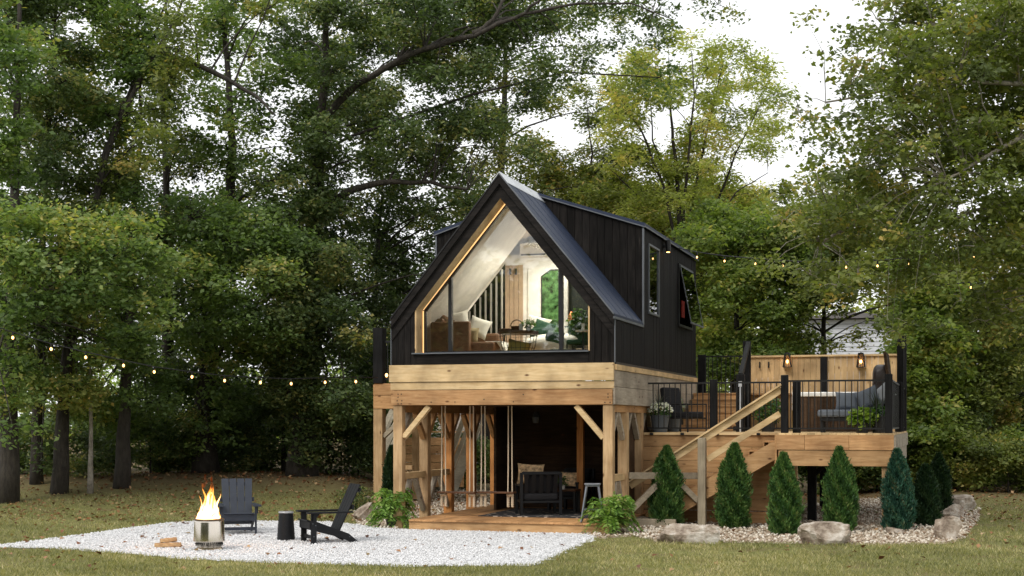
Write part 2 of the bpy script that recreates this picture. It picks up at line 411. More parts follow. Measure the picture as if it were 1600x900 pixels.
PEBBLE = gravelmat('river_pebbles', [(.22,.15,.09),(.42,.32,.22),(.55,.48,.38),(.30,.24,.17)], 16)
pad, _ = sheet('gravel_pad', PADW, .008, GRAVEL, .10)
BEDR = [G(*p) for p in BED_R]; BEDL = [G(*p) for p in BED_L]
sheet('pebble_bed', BEDR, .004, PEBBLE, .05); sheet('pebble_bed', BEDL, .003, PEBBLE, .05)
def inside(px, py, poly):
    r = np.zeros(len(px), bool); n = len(poly)
    for i in range(n):
        x1, y1 = poly[i][0], poly[i][1]; x2, y2 = poly[(i+1) % n][0], poly[(i+1) % n][1]
        c = ((y1 > py) != (y2 > py)) & (px < (x2-x1)*(py-y1)/((y2-y1) or 1e-9)+x1); r ^= c
    return r
# ============================================================ CABIN
cabin = thing('cabin', 'black gabled cabin with a big glass front raised on tall pine posts', 'cabin', (-2.275, 0, 0))
XL, XR, XM, YB, YD = -4.55, 0.0, -2.275, 9.0, 2.63
ZB, ZE, ZR, ZT = 3.24, 4.17, 6.94, 6.14
SL = (ZR-ZE)/2.275
def zroof(x): return ZR-SL*abs(x-XM)
OPL, OPR, OPZ0, OPK = -4.03, -.52, 3.47, 6.46
def zopen(x): return OPK-1.205*abs(x-XM)
# front cladding: vertical charred boards, left and right of the opening
for a, b_ in ((XL+.002, OPL), (OPR, XR-.002)):
    m = MB(); x = a; k = 0
    n = 4; w = (b_-a)/n
    for i in range(n):
        x0, x1 = a+i*w+.004, a+(i+1)*w-.004
        y0 = .030+.004*random.random()
        m.prism([(x0, ZB), (x1, ZB), (x1, zroof(x1)-.30), (x0, zroof(x0)-.30)], 'Y', y0, .10)
    part('front_cladding', m, CHAR, cabin)
m = MB().prism([(OPL, ZB), (OPR, ZB), (OPR, OPZ0-.02), (OPL, OPZ0-.02)], 'Y', .028, .10); part('apron_board', m, CHARX, cabin, bev=.004)
m = MB().b(OPL-.08, OPR+.02, -.035, .46, OPZ0-.018, OPZ0+.006); part('sill', m, TRIM, cabin)
# gable band between opening and roof line
def band(zi, zo, y0, y1, mat, name, side):
    xs = (XL, XM) if side < 0 else (XM, XR)
    pl = [(xs[0], zo(xs[0])), (xs[1], zo(xs[1])), (xs[1], zi(xs[1])), (xs[0], zi(xs[0]))]
    part(name, MB().prism(pl, 'Y', y0, y1), mat, cabin)
for s in (-1, 1):
    band(lambda x: zopen(x)+.002, lambda x: zroof(x)-.17, .0, .10, CHARX, 'gable_board', s)
    band(lambda x: zroof(x)-.20, lambda x: zroof(x)-.0, -.06, .0-.001, CHARX, 'roof_fascia', s)
    band(lambda x: zroof(x)-.026, lambda x: zroof(x)+.012, -.075, -.061, TRIM if s > 0 else BLACKM, 'drip_edge', s)
    # thin shadow-line bead where fascia meets board
    band(lambda x: zroof(x)-.215, lambda x: zroof(x)-.20, -.02, -.0015, BLACKM, 'bead', s)
# roof slabs (front part: steep slopes from ridge to eave)
for s in (-1, 1):
    xe = XL if s < 0 else XR
    m = MB().prism([(XM, ZR), (xe, ZE), (xe, ZE-.10), (XM, ZR-.14)], 'Y', 0, YD); r = part('roof', m, ROOF, cabin)
    m = MB()
    L = math.hypot(2.275, ZR-ZE)
    for k in range(1, 5):
        y = k*.6-.1
        m.beam((XM, y, ZR+.002), (xe, y, ZE+.002), .010, .012, up=(0, 1, 0))
    part('seam', m, ROOF, r)
    nx = (ZR-ZE)/L*s; nz_ = 2.275/L
    m = MB().prism([(XM, ZR+.012), (XM+s*.17, ZR-SL*.17+.012), (XM+s*.17, ZR-SL*.17+.03), (XM, ZR+.035)], 'Y', -.07, YD+.75); part('ridge_cap', m, CAPM, r)
    m = MB().b(xe-.012, xe+.02, -.06, YD, ZE-.10, ZE-.055); part('eave_trim', m, TRIM, cabin)
# dormers: upright walls and shallow roofs behind YD
for s in (-1, 1):
    xe = XL if s < 0 else XR
    zq = lambda x: ZR-.06-(ZR-.06-ZT)*abs(x-XM)/2.275
    # dormer front: vertical boards standing on the steep roof
    m = MB(); n = 14; w = 2.275/n
    for i in range(n):
        xa, xb = XM+s*(i*w+.004), XM+s*((i+1)*w-.004)
        if xb < xa: xa, xb = xb, xa
        pl = [(xa, zroof(xa)-.03), (xb, zroof(xb)-.03), (xb, zq(xb)), (xa, zq(xa))]
        if zq(xa)-zroof(xa) < .0 and zq(xb)-zroof(xb) < .0: continue
        m.prism(pl, 'Y', YD-.02-.004*random.random(), YD+.04)
    part('dormer_front', m, CHAR, cabin)
    m = MB().prism([(XM, ZR-.02), (xe+s*.05, ZT+.02), (xe+s*.05, ZT+.09), (XM, ZR+.03)], 'Y', YD-.07, YB+.06); r = part('dormer_roof', m, ROOF, cabin)
    m = MB().prism([(XM, ZR-.045), (xe+s*.055, ZT-.005), (xe+s*.055, ZT+.018), (XM, ZR-.022)], 'Y', YD-.085, YD-.071); part('drip_edge', m, TRIM, r)
    m = MB().b(min(xe+s*.052, xe+s*.066), max(xe+s*.052, xe+s*.066), YD-.085, YB+.06, ZT-.0, ZT+.025); part('drip_edge', m, TRIM, r)
    m = MB().b(min(xe-s*.01, xe+s*.025), max(xe-s*.01, xe+s*.025), YD-.05, YD-.0, ZE-.05, ZT); part('corner_trim', m, TRIM, cabin)
    m = MB().b(min(xe, xe+s*.016), max(xe, xe+s*.016), -.01, .03, ZB, ZE-.10); part('corner_trim', m, TRIM, cabin)
# side siding, right wall with two windows; left wall plain
W1a, W1b = S(1013.5, 385, 0), S(1028.5, 497, 0)
W2a, W2b = S(1060, 415, 0), S(1080, 512, 0)
WIN = [(W1a.y, W1b.y, W1b.z+.06, W1a.z+.02), (W2a.y, W2b.y, W2b.z-.02, W2a.z)]
for s in (-1, 1):
    xe = XL if s < 0 else XR; m = MB(); y = 0.03; w = .155
    while y < YB-.01:
        y1 = min(y+w, YB); ztop = ZE-.10 if (y+y1)/2 < YD else ZT
        segs = [(ZB, ztop)]
        if s > 0:
            for (a, b_, z0, z1) in WIN:
                if y1 > a and y < b_: segs = [(ZB, z0), (z1, ztop)]
        for z0, z1 in segs:
            t = .004*random.random(); m.b(xe-.08 if s > 0 else xe+.08, xe-s*(.004+t)*1, y+.003, y1-.003, z0, z1)
        y += w
    part('siding', m, CHARY, cabin)
    part('wall_core', MB().b(min(xe-s*.08, xe-s*.11), max(xe-s*.08, xe-s*.11), .03, WIN[0][0] if s > 0 else YB, ZB, ZE-.10), CHARY, cabin)
part('rear_wall', MB().prism([(XL, ZB), (XR, ZB), (XR, ZT), (XM, ZR-.06), (XL, ZT)], 'Y', YB-.1, YB-.002), CHAR, cabin)
part('drip_edge', MB().b(XR-.01, XR+.03, .03, YB, ZB-.03, ZB+.012), BLACKM, cabin)
# side window 1
a, b_, z0, z1 = WIN[0]
w1 = part('side_window', MB().b(-.02, .025, a-.04, a, z0-.04, z1+.04).b(-.02, .025, b_, b_+.04, z0-.04, z1+.04).b(-.02, .025, a, b_, z1, z1+.04).b(-.02, .03, a, b_, z0-.04, z0), TRIM, cabin)
part('pane', MB().b(-.012, -.004, a, b_, z0, z1), GLASSD, w1)
a, b_, z0, z1 = WIN[1]
w2 = part('awning_window', MB().b(-.02, .03, a-.05, a, z0-.05, z1+.05).b(-.02, .03, b_, b_+.05, z0-.05, z1+.05).b(-.02, .03, a, b_, z1, z1+.05).b(-.02, .04, a, b_, z0-.05, z0), BLACKM, cabin)
hx = .30
m = MB()
for yy in (a+.02, b_-.02): m.beam((.04, yy, z1), (hx, yy, z0+.02), .022, .02)
m.beam((.04, a, z1), (.04, b_, z1), .03, .04).beam((hx, a, z0+.02), (hx, b_, z0+.02), .03, .04)
part('sash', m, TRIM, w2)
part('pane', MB().add([(.05, a+.03, z1), (.05, b_-.03, z1), (hx, b_-.03, z0+.03), (hx, a+.03, z0+.03)], [(0,1,2,3)]), GLASSD, w2)
part('curtain', MB().box((.0-.03, (a+b_)/2-.1, z0+.4), (.02, (b_-a)*.22, .4)), plain('red_cloth', (.20,.02,.015), .9, 0, .2, .5, 60, .5, 6), w2)
# sconce beside the window, lit
sp = S(1037, 385, 0.0); sc = part('wall_lamp', MB().lathe([(.055, -.13), (.06, .13)], (.10, sp.y, sp.z), 16).b(0, .06, sp.y-.03, sp.y+.03, sp.z-.03, sp.z+.03), BLACKM, cabin)
part('bulb', MB().lathe([(.04, -.135), (.04, -.131)], (.10, sp.y, sp.z), 12), SCREEN, sc)
# opening reveal (pine jambs) and window
DJ = .44
def strip(p, q, t, y0, y1):      # slab along p->q (xz), thickness t to the outside
    d = Vector((q[0]-p[0], q[1]-p[1])).normalized(); nn = Vector((-d.y, d.x))*t
    return [(p[0], p[1]), (q[0], q[1]), (q[0]+nn.x, q[1]+nn.y), (p[0]+nn.x, p[1]+nn.y)]
JC = [(OPL, OPZ0), (OPL, zopen(OPL)), (XM, OPK), (OPR, zopen(OPR)), (OPR, OPZ0)]
for i, mt in enumerate((PINE_Z, PINE_X, PINE_X, PINE_Z)):
    part('jamb', MB().prism(strip(JC[i], JC[i+1], .03, 0, 0), 'Y', .012 if i in (1,2) else .026, DJ+.05), mt, cabin)
for i in (0, 1):                 # warm LED strip tucked along the left jambs beside the glass frame
    p, q = Vector(JC[i]), Vector(JC[i+1]); d = (q-p).normalized(); inn = Vector((d.y, -d.x))*.012
    p2, q2 = p+inn, q+inn
    part('led_strip', MB().beam((p2.x, DJ-.055, p2.y+.02), (q2.x, DJ-.055, q2.y-.01), .016, .012, up=(0, 1, 0)), LED, cabin)
win = part('front_window', MB(), BLACKM, cabin)
def fr(poly, wdt):
    m = MB(); n = len(poly)
    cx = sum(p[0] for p in poly)/n; cz = sum(p[1] for p in poly)/n
    inn = []
    for i in range(n):
        p0, p1, p2 = (Vector(poly[(i-1) % n]), Vector(poly[i]), Vector(poly[(i+1) % n]))
        d1, d2 = (p1-p0).normalized(), (p2-p1).normalized(); n1, n2 = Vector((d1.y, -d1.x)), Vector((d2.y, -d2.x))
        b_ = (n1+n2); b_ = b_/b_.dot(n1) if abs(b_.dot(n1)) > 1e-6 else n1
        inn.append(p1+b_*wdt)
    for i in range(n):
        j = (i+1) % n; m.prism([tuple(poly[i]), tuple(poly[j]), tuple(inn[j]), tuple(inn[i])], 'Y', DJ-.03, DJ+.05)
    return m
fm = fr(JC, .05)
win.data = mesh_from('front_window', [(p[0]+2.275, p[1], p[2]) for p in fm.v], fm.f); win.data.materials.append(BLACKM)
for px in (704, 877):
    x = F(px, 500, DJ).x; part('mullion', MB().b(x-.035, x+.035, DJ-.04, DJ+.06, OPZ0+.05, zopen(x)-.03), BLACKM, win)
part('glass', MB().prism([(OPL+.03, OPZ0+.03), (OPL+.03, zopen(OPL)-.02), (XM, OPK-.05), (OPR-.03, zopen(OPR)-.02), (OPR-.03, OPZ0+.03)], 'Y', DJ+.005, DJ+.012), GLASS, win)
# interior lining
LN = plain('lining', (.68,.65,.60), .85)
def lining():
    m = MB()
    A = [(-4.42, 3.36), (-4.42, 3.86), (XM, 6.50), (-.13, 3.86), (-.13, 3.36)]
    B = [(-4.42, 3.36), (-4.42, 6.0), (XM, 6.68), (-.13, 6.0), (-.13, 3.36)]
    def tube(P, y0, y1):
        for i in range(5):
            p, q = P[i], P[(i+1) % 5]
            if i == 4: continue
            m.add([(p[0], y0, p[1]), (q[0], y0, q[1]), (q[0], y1, q[1]), (p[0], y1, p[1])], [(0,1,2,3)])
    tube(A, DJ+.05, YD+.05); tube(B, YD+.05, 5.6)
    for sgn in (0, 1):
        i = (1, 2) if sgn == 0 else (2, 3)
        m.add([(A[i[0]][0], YD+.05, A[i[0]][1]), (A[i[1]][0], YD+.05, A[i[1]][1]), (B[i[1]][0], YD+.05, B[i[1]][1]), (B[i[0]][0], YD+.05, B[i[0]][1])], [(0,1,2,3)])
    m.prism(B, 'Y', 5.6, 5.66)
    return m
part('interior_wall', lining(), LN, cabin)
part('interior_floor', MB().b(-4.42, -.13, .30, 5.6, ZB+.02, 3.36), CEDAR_X, cabin)
# interior partition, slat screen, door
SY = YD+.10; x0 = F(729, 500, SY).x; x1 = F(788, 500, SY).x
m = MB(); n = 7
part('screen_panel', MB().prism([(x0-.12, 3.36), (x1, 3.36), (x1, zopen(x1)-.02), (x0-.12, zopen(x0-.12)-.02)], 'Y', SY+.05, SY+.07), CHAR, cabin)
SLATW = plain('pale_slat', (.42,.39,.34), .7)
for i in range(n):
    x = x0+(i+.5)*(x1-x0)/n; m.b(x-.016, x+.016, SY+.0, SY+.04, 3.36, zopen(x)-.06)
part('screen_slat', m, SLATW, cabin)
m = MB(); PY = 5.2
xa = F(790, 450, PY).x; xb = F(818, 450, PY).x
for i in range(4):
    x = xa+(i+.5)*(xb-xa)/4; m.b(x-.05, x+.05, PY-.05, PY-.02, 3.36, F(800, 415, PY).z)
part('wall_batten', m, plain('oak_batten', (.42,.30,.20), .6), cabin)
for px in (799, 808): q = F(px, 425, PY); part('coat_hook', MB().box((q.x, PY-.09, q.z), (.035, .06, .14)), BLACKM, cabin)
part('partition', MB().b(-4.42, -.13, PY, PY+.05, 3.36, 5.99), WHITE, cabin)
q0, q1 = F(826, 418, PY), F(872, 520, PY)
dr = part('interior_door', MB().b(q0.x, F(852, 500, PY).x, PY-.05, PY-.003, 3.36, q0.z), WHITE, cabin)
g0, g1 = F(849, 424, PY), F(874, 520, PY); gz = g0.z
m = MB(); gw = g1.x-g0.x
arch = [(g0.x, 3.40), (g1.x, 3.40), (g1.x, gz-.0), (g0.x+gw*.5, gz+.0), (g0.x, gz-.14)]
part('door_frame', MB().prism([(g0.x-.03, 3.38), (g1.x+.03, 3.38), (g1.x+.03, gz+.03), (g0.x+gw*.5, gz+.03), (g0.x-.03, gz-.12)], 'Y', PY-.09, PY-.052), BLACKM, dr)
VIEW_PAINT = plain('painted_garden_view', (.06,.13,.045), .12, 0, .6, 0, 8, .95, 9)  # opaque pane; the garden seen through the door is painted into its colour
part('pane', MB().prism(arch, 'Y', PY-.10, PY-.092), VIEW_PAINT, dr)
q0, q1 = F(816, 401, PY), F(857, 403, PY)
part('air_unit', MB().b(q0.x, q1.x, PY-.18, PY-.002, q0.z-.02, q0.z+.28).b(q0.x+.02, q1.x-.02, PY-.185, PY-.181, q0.z+.0, q0.z+.035), WHITE, cabin)
part('air_slot', MB().b(q0.x+.02, q1.x-.02, PY-.19, PY-.186, q0.z+.0, q0.z+.035), BLACKM, cabin)
xw0, xw1 = F(881, 500, 2.4).x, F(888, 500, 2.4).x
part('column', MB().b(xw0, xw1, 2.35, 2.6, 3.36, zopen(xw0)+.0), WHITE, cabin)
part('dark_panel', MB().prism([(xw1, 3.36), (-.15, 3.36), (-.15, zopen(-.15)-.08), (xw1, zopen(xw1)-.08)], 'Y', 2.45, 2.52), plain('dark_green_paint', (.02,.025,.02), .6), cabin)
lamp = bpy.data.lights.new('ceiling_lamp', 'AREA'); lamp.energy = 75; lamp.color = (1, .92, .82); lamp.size = .35; lamp.shape = 'RECTANGLE'; lamp.size_y = 1.6
lo = bpy.data.objects.new('ceiling_lamp', lamp); COL.objects.link(lo); lo.location = (XM+.2, 2.0, 5.75)
lamp2 = bpy.data.lights.new('ceiling_lamp', 'AREA'); lamp2.energy = 95; lamp2.color = (1, .94, .86); lamp2.size = 1.0
lo2 = bpy.data.objects.new('ceiling_lamp', lamp2); COL.objects.link(lo2); lo2.location = (XM, 3.9, 6.0)

# floor platform: beams and weathered side boards
yb = -.03
part('rim_board', MB().b(XL-.03, XR+.0, yb-.03, yb+.06, 2.90, ZB-.005), PINE_X, cabin, bev=.006)
part('rim_board', MB().b(XL-.01, XR+.0, yb, yb+.06, 2.745, 2.892), PINE_X, cabin, bev=.006)
part('rim_beam', MB().b(XL+.0, XR-.01, yb+.01, yb+.12, 2.44, 2.738), BROWN_X, cabin, bev=.008)
m = MB()
for (x, z) in [(-4.4,2.66),(-4.33,2.66),(-4.4,2.60),(-4.42,2.53),(-4.32,2.53),(-4.4,2.47),(-4.33,2.47),(-3.2,2.5),(-2.6,2.55),(-1.8,2.64),(-.12,2.64),(-.12,2.58),(-.18,2.48),(-.08,2.48),(-2.0,2.5),(-3.7,2.5)]:
    m.lathe([(.012, 0), (.012, .006)], (x, 0, 0), 8); 
    for i in range(16): vv = m.v[-16+i]; m.v[-16+i] = (vv[0], yb+.004+vv[2], z+vv[1])
part('bolt', m, BLACKM, cabin)
part('side_board', MB().b(XR-.002, XR+.045, .0, YB, 3.10, ZB-.035), PINE_Y, cabin, bev=.004)
m = MB()
for z0, z1 in ((2.78, 3.095), (2.44, 2.775)):
    for y0, y1 in ((-.02, 4.1), (4.11, YB)): m.b(XR-.04, XR+.02, y0, y1, z0, z1)
part('side_board', m, GREY_Y, cabin, bev=.006, label='grey weathered side boards under the black siding')
m = MB()
for z0, z1 in ((2.44, 2.78), (2.785, 3.2)): m.b(XL, XL+.05, .1, YB, z0, z1)
part('side_board', m, BROWN_Y, cabin)
m = MB()
for i in range(22):
    y = .35+i*.4; m.b(XL+.06, XR-.05, y-.02, y+.02, 2.50, 2.74)
part('joist', m, BROWN_X, cabin)
part('subfloor', MB().b(XL+.06, XR-.05, .1, YB-.1, 2.742, 2.78), CEDAR_Y, cabin)
for x in (-4.42, -.13): part('long_beam', MB().b(x-.07, x+.07, .125, YB-.1, 2.30, 2.495), BROWN_Y, cabin)
# posts with knee braces
ZP = .2
rowL = [.10, 1.55, 3.03, 4.55, 6.32, 8.6]; rowR = [.10, 1.35, 2.75, 4.3, 6.3, 8.6]
for x, row in ((-4.42, rowL), (-.13, rowR)):
    for i, y in enumerate(row):
        zt = 2.435 if i == 0 else 2.30
        part('post', MB().b(x-.095, x+.095, y-.095, y+.095, .0 if True else ZP, zt), POST_Z if i < 2 or x > -1 else BOUNCE_Z, cabin, bev=.008)
        m = MB()
        if i > 0: m.beam((x, y-.09, 1.78), (x, y-.58, 2.30), .10, .11)
        if i < len(row)-1: m.beam((x, y+.09, 1.78), (x, y+.58, 2.30), .10, .11)
        part('brace', m, GREY_Y if i == 0 or x > -1 else BROWN_Y, cabin, bev=.005)
part('brace', MB().beam((-4.32, .10, 1.80), (-3.78, .10, 2.42), .10, .13, up=(0,1,0)), PINE_X, cabin, bev=.005)
part('brace', MB().beam((-.23, .10, 1.80), (-.77, .10, 2.42), .10, .13, up=(0,1,0)), PINE_X, cabin, bev=.005)
# mid rails and V struts along the left and right rows
for x, row in ((-4.42, rowL[:3]), (-.13, rowR[:2])):
    for y0, y1 in zip(row, row[1:]):
        part('mid_rail', MB().b(x-.05, x+.05, y0+.096, y1-.096, .96, 1.09), PINE_Y, cabin, bev=.005)
        ym = (y0+y1)/2
        part('strut', MB().beam((x, y0+.10, .28), (x, ym-.12, .955), .09, .10).beam((x, y1-.10, .28), (x, ym+.12, .955), .09, .10), GREY_Y, cabin, bev=.005)
# right: rail along X towards the stair post with its own V
SPX, SPY = 1.31, 2.18
part('mid_rail', MB().b(-.03, SPX-.08, 1.36, 1.46, .96, 1.09) if False else MB().beam((-.03, 1.40, 1.04), (SPX-.09, SPY-.0, 1.02), .05, .13), GREY_X, cabin, bev=.005)
part('strut', MB().beam((.0, 1.42, .33), (.56, 1.77, .95), .09, .11).beam((SPX-.1, SPY, .52), (.82, 1.93, .95), .09, .11), GREY_X, cabin, bev=.005)
# patio deck under the cabin
DX0 = F(640, 815, -.4).x
m = MB(); x = DX0; 
while x < -.0:
    m.b(x+.003, min(x+.137, .0), -.46, 6.6, .172, .205); x += .14
pt = thing('patio_deck', 'low plank deck under the cabin beside the white gravel', 'deck', (-2.2, 1, 0))
part('deck_board', m, CEDAR_Y, pt, bev=0)
part('fascia', MB().b(DX0+.0, .05, -.43, -.39, -.02, .168), CEDAR_X, pt, bev=.005)
part('fascia', MB().b(DX0+.0, DX0+.04, -.38, 6.6, -.02, .168), CEDAR_Y, pt)
# dark lounge walls under the cabin
lw = cabin
LX = F(803, 700, 4.2).x
m = MB(); z = .206
while z < 2.4:
    m.b(LX, -.25, 4.2, 4.24, z, z+.19); z += .195
part('lounge_wall', m, DARKWOOD, lw)
m = MB(); z = .206
while z < 2.4:
    m.b(-.24, -.20, 1.5, 4.2, z, z+.19); z += .195
part('lounge_wall', m, DARKWOOD, lw)
m = MB(); z = .206
while z < 2.4:
    m.b(LX-.04, LX, 2.9, 6.6, z, z+.19); z += .195
part('lounge_wall', m, DARKWOOD, lw)
xo = F(907, 700, 2.8).x
part('post', MB().b(xo-.07, xo+.07, 2.75, 2.89, .206, 2.44), BOUNCE_Z, cabin, bev=.006)
part('leak_stop_backing', MB().b(LX-.02, -.22, 4.245, 4.28, .206, 2.44).b(-.198, -.185, 1.5, 4.28, .206, 2.44).b(LX-.055, LX-.042, 2.9, 6.6, .206, 2.44), DARKWOOD, cabin)  # added behind the planks to stop light leaking through their gaps
part('lounge_ceiling', MB().b(LX, -.25, 1.6, 4.2, 2.44, 2.47), DARKWOOD, cabin)

# ============================================================ LEFT REAR DECK
RD = thing('rear_deck', 'brown rear deck with black corner post beside the cabin on its left', 'deck', (-6.2, 8.5, 0))
a = W(583, 601, 35.5); zt = a.z
rx0, ry0 = a.x, a.y
part('rim_board', MB().b(rx0, XL-.02, ry0, ry0+.06, zt-.26, zt).b(rx0, XL-.02, ry0-.0+.01, ry0+.06, zt-.60, zt-.27), BROWN_X, RD, bev=.005)
part('rim_board', MB().b(rx0, rx0+.06, ry0+.06, ry0+3, zt-.60, zt), BROWN_Y, RD)
m = MB(); 
for i in range(20): m.b(rx0, XL-.02, ry0+.07+i*.145, ry0+.07+i*.145+.14, zt+.001, zt+.03)
part('deck_board', m, CEDAR_X, RD)
m = W(593, 640, 35.6)
for y in (ry0+.15, ry0+2.8):
    part('post', MB().b(m.x-.12, m.x+.12, y-.12, y+.12, .05, zt-.60), POST_Z, RD, bev=.006)
    part('black_post', MB().b(m.x-.13, m.x+.13, y-.13, y+.13, zt+.03, zt+1.42), BLACKPOST, RD, bev=.01)
part('brace', MB().beam((m.x+.12, ry0+.15, 1.75), (m.x+.85, ry0+.15, 2.40), .1, .13, up=(0,1,0)), GREY_X, RD)
part('mid_rail', MB().beam((m.x+.12, ry0+.15, .98), (m.x+.9, ry0+.15, .98), .1, .16, up=(0,1,0)).beam((m.x+.12, ry0+.15, .2), (m.x+.8, ry0+.15, .85), .1, .13, up=(0,1,0)), POST_Z, RD)
rl = part('rail', MB().b(m.x, XL, ry0+.12, ry0+.16, zt+1.05, zt+1.10).b(m.x, XL, ry0+.12, ry0+.16, zt+.12, zt+.16), BLACKM, RD)
for i in range(5): 
    x = m.x+.22+i*.13; part('baluster', MB().b(x-.009, x+.009, ry0+.13, ry0+.15, zt+.16, zt+1.05), BLACKM, RD)
# rear stairs seen under the cabin (pale new timber)
def stair_flight(name, label, p, q, width, nst, mat_s, mat_t, rail=True):
    """p bottom, q top (both on the near stringer line); steps run along p->q, width across"""
    p, q = Vector(p), Vector(q); d = Vector((q.x-p.x, q.y-p.y, 0)).normalized(); n = Vector((-d.y, d.x, 0))*width
    t = thing(name, label, 'staircase', p)
    for o in (Vector((0,0,0)), n):
        part('stringer', MB().beam(p+o-Vector((0,0,.16)), q+o-Vector((0,0,.16)), .05, .26), mat_s, t)
        if rail:
            part('handrail', MB().beam(p+o+Vector((0,0,.95)), q+o+Vector((0,0,.95)), .09, .12).beam(p+o+Vector((0,0,.45)), q+o+Vector((0,0,.45)), .05, .10), mat_s, t)
    for i in range(nst):
        c = p.lerp(q, (i+.5)/nst)+n/2; ang = math.atan2(d.y, d.x)
        part('tread', MB().box((c.x, c.y, c.z), ((q-p).xy.length/nst*1.05, width*.94, .04), rz=ang), mat_t, t)
    return t
p = W(716, 765, 38.5); q = W(748, 655, 38.5); 
stair_flight('rear_stairs', 'pale timber stairs behind the cabin seen between its left posts', (W(706, 758, 38.5)), (W(746, 652, 38.5)), .9, 8, PALE, WALNUT)
stair_flight('rear_stairs', 'weathered stair flight climbing beside the rear deck left of the cabin', (W(590, 745, 37.2)), (W(640, 640, 37.2)), .9, 7, PALE, GREY_X)
# plank screen and neighbour wall seen beyond through the posts
bw = thing('plank_screen', 'low brown plank screen beyond the left posts of the cabin', 'fence', W(665, 760, 41))
a, b_ = W(615, 745, 41), W(725, 745, 41)
m = MB()
for k in range(6): z = .35+k*.24; m.beam((a.x, a.y, z), (b_.x, b_.y, z), .04, .225)
part('plank', m, BROWN_X, bw)
part('cap', MB().beam((a.x, a.y, 1.83), (b_.x, b_.y, 1.83), .14, .04), BROWN_X, bw)
nb = thing('brick_house', 'grey brick house behind the cabin glimpsed between the under-deck posts', 'house', W(745, 740, 58))
def brickmat():
    m, n, l, p = newmat('pale_brick'); tc = n.new('ShaderNodeTexCoord'); mp = n.new('ShaderNodeMapping'); mp.inputs['Rotation'].default_value = (pi/2, 0, 0)
    br = n.new('ShaderNodeTexBrick'); br.inputs['Scale'].default_value = 4; l.new(tc.outputs['Object'], mp.inputs[0]); l.new(mp.outputs[0], br.inputs['Vector'])
    br.inputs['Color1'].default_value = (.32,.27,.23,1); br.inputs['Color2'].default_value = (.45,.39,.34,1); br.inputs['Mortar'].default_value = (.6,.58,.55,1)
    l.new(br.outputs['Color'], p.inputs['Base Color']); p.inputs['Roughness'].default_value = .9; return m
c = W(745, 700, 58)
part('wall', MB().b(c.x-3.2, c.x+2.6, c.y, c.y+6, 1.6, 4.0), brickmat(), nb)
part('foundation', MB().b(c.x-3.1, c.x+2.5, c.y+.05, c.y+5.9, 0, 1.6), plain('grey_block', (.25,.24,.22), .9), nb)
part('roof', MB().prism([(c.x-3.5, 4.0), (c.x+2.9, 4.0), (c.x-.3, 5.2)], 'Y', c.y-.3, c.y+6.3), plain('shingle', (.10,.095,.09), .9), nb)

# ============================================================ SIDE DECK (right)
SD = thing('side_deck', 'raised timber side deck with pine fascia right of the cabin', 'deck', (2.8, 5, 0))
ZD = 1.89
RX0, RX1, RY0, RY1, MY = 2.81, 5.05, 2.1, 9.8, 3.0
m = MB(); x = .04
while x < RX1-.01:
    y0 = MY-.03 if x < RX0-.05 else RY0-.03
    m.b(x+.003, min(x+.137, RX1+.02), y0, RY1, ZD-.035, ZD); x += .14
part('deck_board', m, PINE_Y, SD)
part('deck_joist', MB().b(.1, RX1-.1, MY+.1, RY1-.1, ZD-.24, ZD-.05), BROWN_Y, SD)
m = MB()
m.b(RX0, 3.35, RY0-.04, RY0, ZD-.33, ZD-.038); m.b(3.354, 4.2, RY0-.04, RY0, ZD-.33, ZD-.038); m.b(4.204, RX1, RY0-.04, RY0, ZD-.33, ZD-.038)
part('fascia', m, BROWN_X, SD, bev=.005)
part('fascia', MB().b(RX0+.03, RX1-.04, RY0-.02, RY0+.02, ZD-.645, ZD-.335), CEDAR_X, SD, bev=.005)
m = MB(); m.b(RX1, RX1+.04, RY0-.04, RY1, ZD-.33, ZD-.038); m.b(RX1-.03, RX1+.01, RY0-.02, RY1, ZD-.645, ZD-.335)
part('fascia', m, GREY_Y, SD, bev=.005, label='grey weathered side fascia')
part('fascia', MB().b(RX0-.04, RX0-.0, RY0-.04, MY, ZD-.645, ZD-.038), BROWN_Y, SD)
# skirt wall below the middle deck
m = MB(); zs = [ZD-.038, 1.59, 1.30, 1.06, .79, .52, .28]
for i in range(len(zs)-1):
    zb_, zt_ = zs[i+1]+.006, zs[i]
    cut = random.choice((1.1, 1.7, 2.2)) if i % 2 else 2.85
    m.b(-.08, cut-.003, MY-.02+.003*(i % 3), MY+.03, zb_, zt_)
    if cut < 2.8: m.b(cut+.003, 2.85, MY-.02+.003*(i % 2), MY+.03, zb_, zt_)
part('skirt_board', m, CEDAR_X, SD, bev=.004)
part('skirt_board', MB().b(-.12, 2.85, MY-.08, MY-.03, -.02, .27), BROWN_X, SD, bev=.005)
part('deck_edge', MB().b(-.08, RX0, MY-.06, MY-.025, ZD-.05, ZD-.002), PINE_X, SD)
m = MB()
for px in (1018, 1066, 1120, 1185): q = F(px, 680, MY-.08); m.box((q.x, MY-.08, ZD-.03), (.07, .05, .05))
part('edge_light', m, BLACKM, SD)
# posts below
for (x, y, mt, w) in ((RX0+.12, RY0+.12, POST_Z, .09), (RX1-.16, RY0+.12, POST_Z, .07), (3.3, 4.2, BLACKPOST, .09), (3.55, 6.6, BLACKPOST, .12), (4.75, 6.6, BLACKPOST, .12), (4.9, 9.3, BLACKPOST, .09), (RX0+.3, 9.3, BLACKPOST, .09), (4.95, 4.2, GREY_Z, .07)):
    part('post', MB().b(x-w, x+w, y-w, y+w, -.02, ZD-.645 if y < 4 else ZD-.24), mt, SD, bev=.006)
part('brace', MB().beam((3.3, 4.2, .95), (3.85, 4.2, 1.5), .09, .11, up=(0,1,0)), BLACKPOST, SD)
